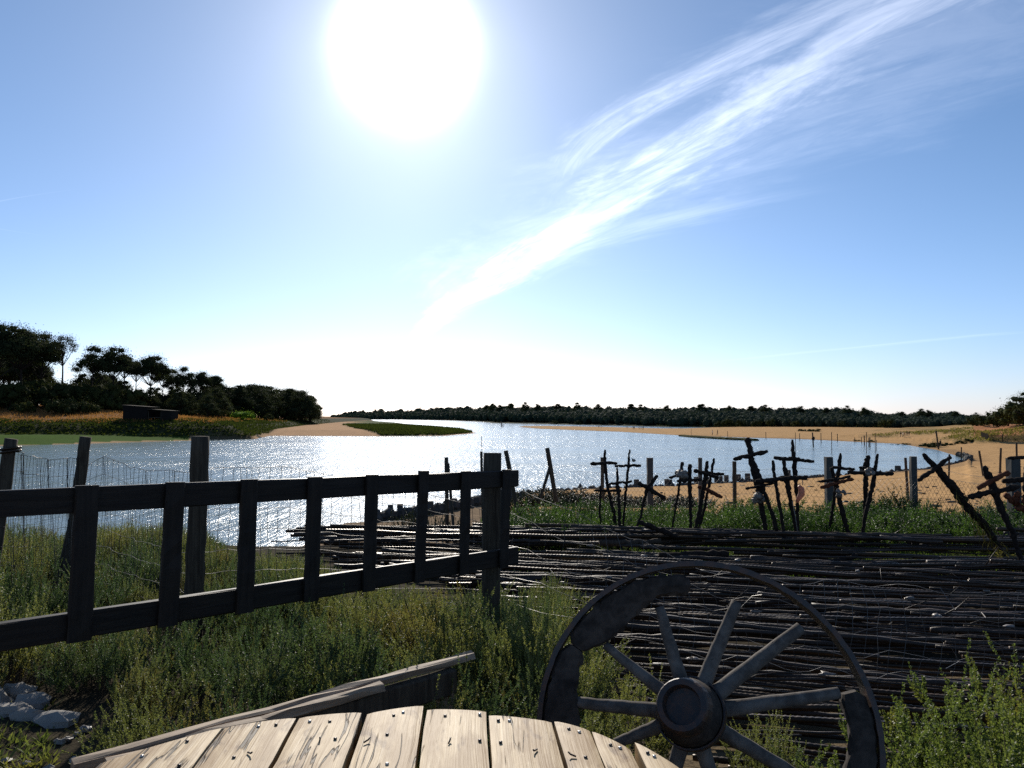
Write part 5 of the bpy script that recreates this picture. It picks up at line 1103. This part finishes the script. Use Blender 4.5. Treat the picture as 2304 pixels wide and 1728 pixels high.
# ------------------------------------------------------------------ round plank table, bench plank, stones
def table():
    zt = 4.65; far = [((225, 1716), (500, 1637)), ((505, 1635.5), (667, 1613.5)), ((671, 1613), (816, 1600)), ((824, 1598.5), (955, 1580)), ((959, 1594), (1096, 1598)), ((1099, 1602), (1242, 1618)), ((1246, 1619.5), (1328, 1641)), ((1331, 1642.5), (1419, 1683)), ((1427, 1667), (1536, 1730))]
    o = thing("round_table", "round table of bleached cracked planks with nail heads at the bottom edge", "table", (-.12, 1.45, gz(0, 1.45)))
    vp = at_z(1050, 1500, zt) - np.array([0, 0, 0]); ang = math.atan((1050-1152)/F); dv = np.array([math.sin(ang), math.cos(ang), 0]); rt_ = np.array([dv[1], -dv[0], 0])
    cen = np.array([-.12, 1.42, zt]); Rr = .90; rs = np.random.default_rng(17)
    L = [(at_z(*a, zt), at_z(*b, zt)) for a, b in far]
    lx = [(np.dot(a - cen, rt_), np.dot(b - cen, rt_), np.dot(a - cen, dv), np.dot(b - cen, dv)) for a, b in L]
    for i, (xa, xb, ya, yb) in enumerate(lx):
        if i == 0: xa = max(xa, -Rr + .012)
        gap = .0012 if i not in (2, 3, 4) else .003
        xa2, xb2 = xa + gap, xb - gap; nu = 9; th = .045; h = rs.normal(0, .0025); tilt = rs.normal(0, .006)
        def near(x): return -math.sqrt(max(Rr**2 - x*x, .02))
        mb = MB(); V = []; nv = 12
        for j in range(nv + 1):
            for k in range(nu + 1):
                f = k/nu; x = xa2 + (xb2 - xa2)*f; yf = ya + (yb - ya)*f + (0 if 0 < k < nu else 0); y = near(x) + (yf - near(x))*(j/nv)
                wx = (rs.normal(0, .0016) if k in (0, nu) and 0 < j < nv else 0); cup = -.003*(2*f - 1)**2 + (-.0015 if k in (0, nu) else 0)
                V.append([y, -(x + wx), h + cup + tilt*(x - (xa2+xb2)/2)])
        V = np.array(V); top = V.copy(); bot = V.copy(); bot[:, 2] = -th + h
        n1 = nu + 1; q = [[j*n1+k, j*n1+k+1, (j+1)*n1+k+1, (j+1)*n1+k] for j in range(nv) for k in range(nu)]; N = len(top)
        q2 = [[N+a_ for a_ in reversed(f_)] for f_ in q]; ed = [(k, k+1) for k in range(nu)] + [(nv*n1+k+1, nv*n1+k) for k in range(nu)] + [((j+1)*n1, j*n1) for j in range(nv)] + [(j*n1+nu, (j+1)*n1+nu) for j in range(nv)]
        q3 = [[b_, a_, N+a_, N+b_] for a_, b_ in ed]
        qq = np.array(q)[:, ::-1]; mb.add(np.concatenate([top, bot]), [qq, [f_[::-1] for f_ in q2]], 0, False); mb.add(np.concatenate([top, bot]), [np.array(q3)[:, ::-1]], 0, False)
        M = Matrix(((dv[0], -rt_[0], 0, cen[0] - o.location[0]), (dv[1], -rt_[1], 0, cen[1] - o.location[1]), (0, 0, 1, zt - o.location[2]), (0, 0, 0, 1)))
        p = link("plank", mb.mesh("plank", W_TABLE), o, M=M)
        for r_ in range(5):                                              # nails in two rough rows across each plank
            f = rs.uniform(.12, .88); x = xa + (xb - xa)*f; yf = ya + (yb - ya)*f; y = yf - (rs.uniform(.03, .06) if r_ < 2 else (rs.uniform(.17, .24) if r_ < 4 else rs.uniform(.34, .5)))
            nb = MB(); a = rs.uniform(0, 6.28); c = np.array([y, -x, h + .0045]); 
            if r_ != 3: nb.tube([c - [0, 0, .008], c - [0, 0, .001]], .0046, 8)
            else: d = np.array([math.cos(a), math.sin(a), .12])*.02; nb.tube([c - d*.5, c + d*.3, c + d*.6 + [0, 0, .004]], .0022, 6)
            link("nail", nb.mesh("nail", NAILP if r_ in (1, 4) else NAIL), p)
    for k in (-.33, .28):
        c = cen + dv*k; hw = math.sqrt(Rr**2 - k*k)*.85; beam("batten", c - rt_*hw - [0, 0, .085], c + rt_*hw - [0, 0, .085], .09, .07, W_BENCH, o)
    g = gz(0, 1.4)
    for j, (a, b) in enumerate(((-.28, -.36), (.28, -.36), (-.28, .31), (.28, .31))):
        c = cen + rt_*a + dv*b; mb = MB(); mb.box((c[0], c[1], (g - .05 + zt - .12)/2), (.09, .09, zt - .12 - g + .05), None, 0, .006); part("leg", mb, W_BENCH, o)
table()
def bench():
    z = 4.47; a, b = at_z(246, 1702, z), at_z(1062, 1474, z); d = (b - a)/np.linalg.norm(b - a); n = np.array([d[1], -d[0], 0])
    o = thing("plank_bench", "weathered plank bench running slantwise behind the round table", "bench", tuple((a + b)/2 - [0, 0, z - gz(0, 2.8)]))
    beam("seat_plank", a - d*.1, b, .036, .03, W_BENCH, o, wob=.003, seed=5); m = a + (b - a)*.66
    beam("seat_plank", a + n*.042 - d*.02 - [0, 0, .008], m + n*.042 - [0, 0, .008], .034, .03, W_BENCH, o, wob=.003, seed=8)
    beam("shade_toned_apron", a + n*.02 - [0, 0, .075], b - d*.12 + n*.02 - [0, 0, .075], .05, .10, W_POST, o, seed=6)  # darker wood than the seat: shade on the bench side put into colour
    for t in (.06, .9):
        c = a + (b - a)*t; mb = MB(); g = gz(c[0], c[1]); mb.box((c[0], c[1], (g - .1 + z - .08)/2), (.07, .07, z - .08 - g + .1), None, 0, .006); part("leg", mb, W_BENCH, o)
bench()
def rocks():
    rs = np.random.default_rng(71)
    for (px, py, sx, sz, lab) in ((128, 1628, 0.094, 0.053, "flat pale stone lying by itself at the lower left"), (70, 1592, 0.086, 0.068, "pale stone leaning against its neighbours at the lower left"), (40, 1570, 0.079, 0.075, "pale broken stone at the back of the lower left pile"), (20, 1612, 0.094, 0.068, "sunlit pale stone at the left edge of the photo"), (62, 1622, .07, .06, "small pale stone in the middle of the lower left pile"), (-20, 1590, 0.101, 0.083, "pale stone cut off by the left edge")):
        p = hit(px, py); mb = MB(); mb.blob(p + [0, 0, sz*.3], (sx*1.35, sx*.85, sz*.85), rs, 0, 8, 5, .17, False); single("rock", mb, ROCK, lab, "stone", tuple(p), "pale stones at the lower left corner")
    for i in range(16):
        px, py = rs.uniform(-40, 330), rs.uniform(1640, 1740); p = hit(px, py); mb = MB(); r = rs.uniform(.012, .032); mb.blob(p + [0, 0, r*.3], (r, r*.8, r*.6), rs, 0, 7, 5, .2, False); single("pebble", mb, ROCK if i % 3 else SHELL, "small pebble on the bare ground at the lower left", "pebble", tuple(p), "pebbles at the lower left")
rocks()
XY = np.array([hit(rng.uniform(-60, 120), rng.uniform(1590, 1730))[:2] for _ in range(120)]); blades("ground_leaves", XY, height(XY[:, 0], XY[:, 1]), L_LIME, rng, .05, .012, 5, "small leafy weeds on the bare ground at the lower left", .8)

# ------------------------------------------------------------------ people on the sand (a few pixels tall)
def person_mesh(pose, top, legs, pack=False):
    verts = [(0, 0, .93), (0, 0, 1.15), (0, 0, 1.38), (0, 0, 1.48), (0, -.02, 1.62), (0, 0, 1.72),
             (-.17, 0, 1.38), (-.21, pose*.10, 1.12), (-.20, -pose*.08, .88), (.17, 0, 1.38), (.21, -pose*.10, 1.12), (.20, pose*.05, .88),
             (-.09, 0, .88), (-.10, -pose*.16, .50), (-.10, -pose*.10 + pose*.16, .06), (-.10, -pose*.22 + pose*.16, .03),
             (.09, 0, .88), (.10, pose*.14, .50), (.10, pose*.30, .06), (.10, pose*.18, .03)]
    edges = [(0, 1), (1, 2), (2, 3), (3, 4), (4, 5), (2, 6), (6, 7), (7, 8), (2, 9), (9, 10), (10, 11), (0, 12), (12, 13), (13, 14), (14, 15), (0, 16), (16, 17), (17, 18), (18, 19)]
    rad = [.15, .14, .16, .055, .095, .08, .06, .045, .035, .06, .045, .035, .09, .06, .042, .035, .09, .06, .042, .035]
    me = bpy.data.meshes.new("person"); me.from_pydata(verts, edges, []); o = bpy.data.objects.new("tmp", me); COL.objects.link(o)
    o.modifiers.new("s", 'SKIN'); me.skin_vertices[0].data[0].use_root = True
    for i, r in enumerate(rad): me.skin_vertices[0].data[i].radius = (r, r)
    o.modifiers.new("u", 'SUBSURF').levels = 1
    dg = bpy.context.evaluated_depsgraph_get(); m = bpy.data.meshes.new_from_object(o.evaluated_get(dg)); bpy.data.objects.remove(o)
    for c in (SKIN, top, legs): m.materials.append(c)
    for p in m.polygons: p.material_index = 0 if p.center.z > 1.45 else (1 if p.center.z > .9 or (abs(p.center.x) > .16) else 2); p.use_smooth = True
    m.name = "person"; return m
def plain(name, c): return mat(name, lambda k: pbsdf(k, c, .85, spec=.2))
SKIN = plain("skin", (.35, .2, .14)); C_DARK = plain("dark_cloth", (.02, .02, .025)); C_WHITE = plain("white_cloth", (.6, .58, .55)); C_BLUE = plain("blue_cloth", (.03, .04, .08)); C_RED = plain("red_cloth", (.16, .04, .03)); HAIR = plain("hair", (.02, .014, .01))
PM = [person_mesh(1.0, C_DARK, C_BLUE), person_mesh(.5, C_WHITE, C_DARK), person_mesh(.2, C_RED, C_DARK)]
hm = MB(); hm.blob((0, .012, 1.665), (.1, .11, .11), np.random.default_rng(1), 0, 10, 6, .02); HM = hm.mesh("hair", HAIR)
bm_ = MB(); bm_.beam_local(np.array([0, .2, 1.2]), .34, .2, .5, None, 0, .05); BP = bm_.mesh("backpack", C_DARK)
PEOPLE = [(1603, 967.5, 979.6, 1, 1.2, "person with a pale top walking on the sand spit, left of a pair"), (1614.5, 967, 979.4, 0, 1.2, "person in dark clothes walking on the sand spit, right of a pair"),
          (1438, 958.5, 966, 1, .2, "person with a white top leftmost of three on the far sand"), (1442.5, 958.6, 966.5, 2, .9, "person in the middle of three on the far sand"), (1447, 958, 967, 0, 2.2, "person in dark clothes rightmost of three on the far sand"),
          (1425, 961.5, 966, 0, .1, "person left of the group of three on the far sand"), (1427.8, 961.4, 966, 0, 1.1, "person close behind the group of three on the far sand"), (1411, 962, 965.5, 0, .6, "lone small figure farthest out on the sand spit"),
          (1347.5, 959, 963.5, 0, .3, "dark figure left of two near the spit's far end"), (1353, 959, 963.5, 2, 1.4, "dark figure right of two near the spit's far end"),
          (2027, 972.5, 983.5, 0, .4, "person at the left of the group before the dunes"), (2032, 975, 986.5, 1, 1.5, "person nearest the water in the group before the dunes"), (2036, 974, 986, 2, .8, "person in the middle of the group before the dunes"), (2041, 972, 981.5, 0, 2.0, "person at the back of the group before the dunes"), (2045.5, 972.5, 982, 0, .2, "person at the right of the group before the dunes"),
          (2117, 989.5, 1005, 0, 1.3, "lone walker with a backpack on the sand beside the leaning pole")]
for i, (px, a, b, m_, rz, lab) in enumerate(PEOPLE):
    q = hit(px, b); hgt_ = (b - a)/F*q[1]; s = min(max(hgt_/1.76, .72), 1.06)
    o = link("person", PM[m_], None, tuple(q)); o.scale = (s, s, s); o.rotation_euler = (0, 0, rz); tag(o, lab, "person", "people walking on the far sand"); link("hair", HM, o)
    if i == len(PEOPLE) - 1: link("backpack", BP, o)
def islet():
    """thin weed-covered bar in the water in front of the pair of walkers"""
    rs = np.random.default_rng(88); xs = np.linspace(1536, 1700, 60); mb = MB()
    for px in xs:
        b = np.interp(px, [1536, 1560, 1640, 1700], [981.5, 984, 989, 991.5]); d = 5.5*F/(b - 937); w_ = np.interp(px, [1536, 1570, 1670, 1700], [.5, 4.5, 5.0, .6])
        p = at_y(px, b, d); mb.blob((p[0], p[1] + w_, .05), (1.1, w_*1.2, .42), rs, 0, 8, 5, .1)
    single("mud_bar", mb, GREENMUD, None, None, kind='structure')
GREENMUD = mat("weedy_mud", lambda k: pbsdf(k, k.mix(k.noise(pos(k), .7, 5), (.035, .05, .012), (.06, .05, .025)), 1.0, spec=.02)); islet()
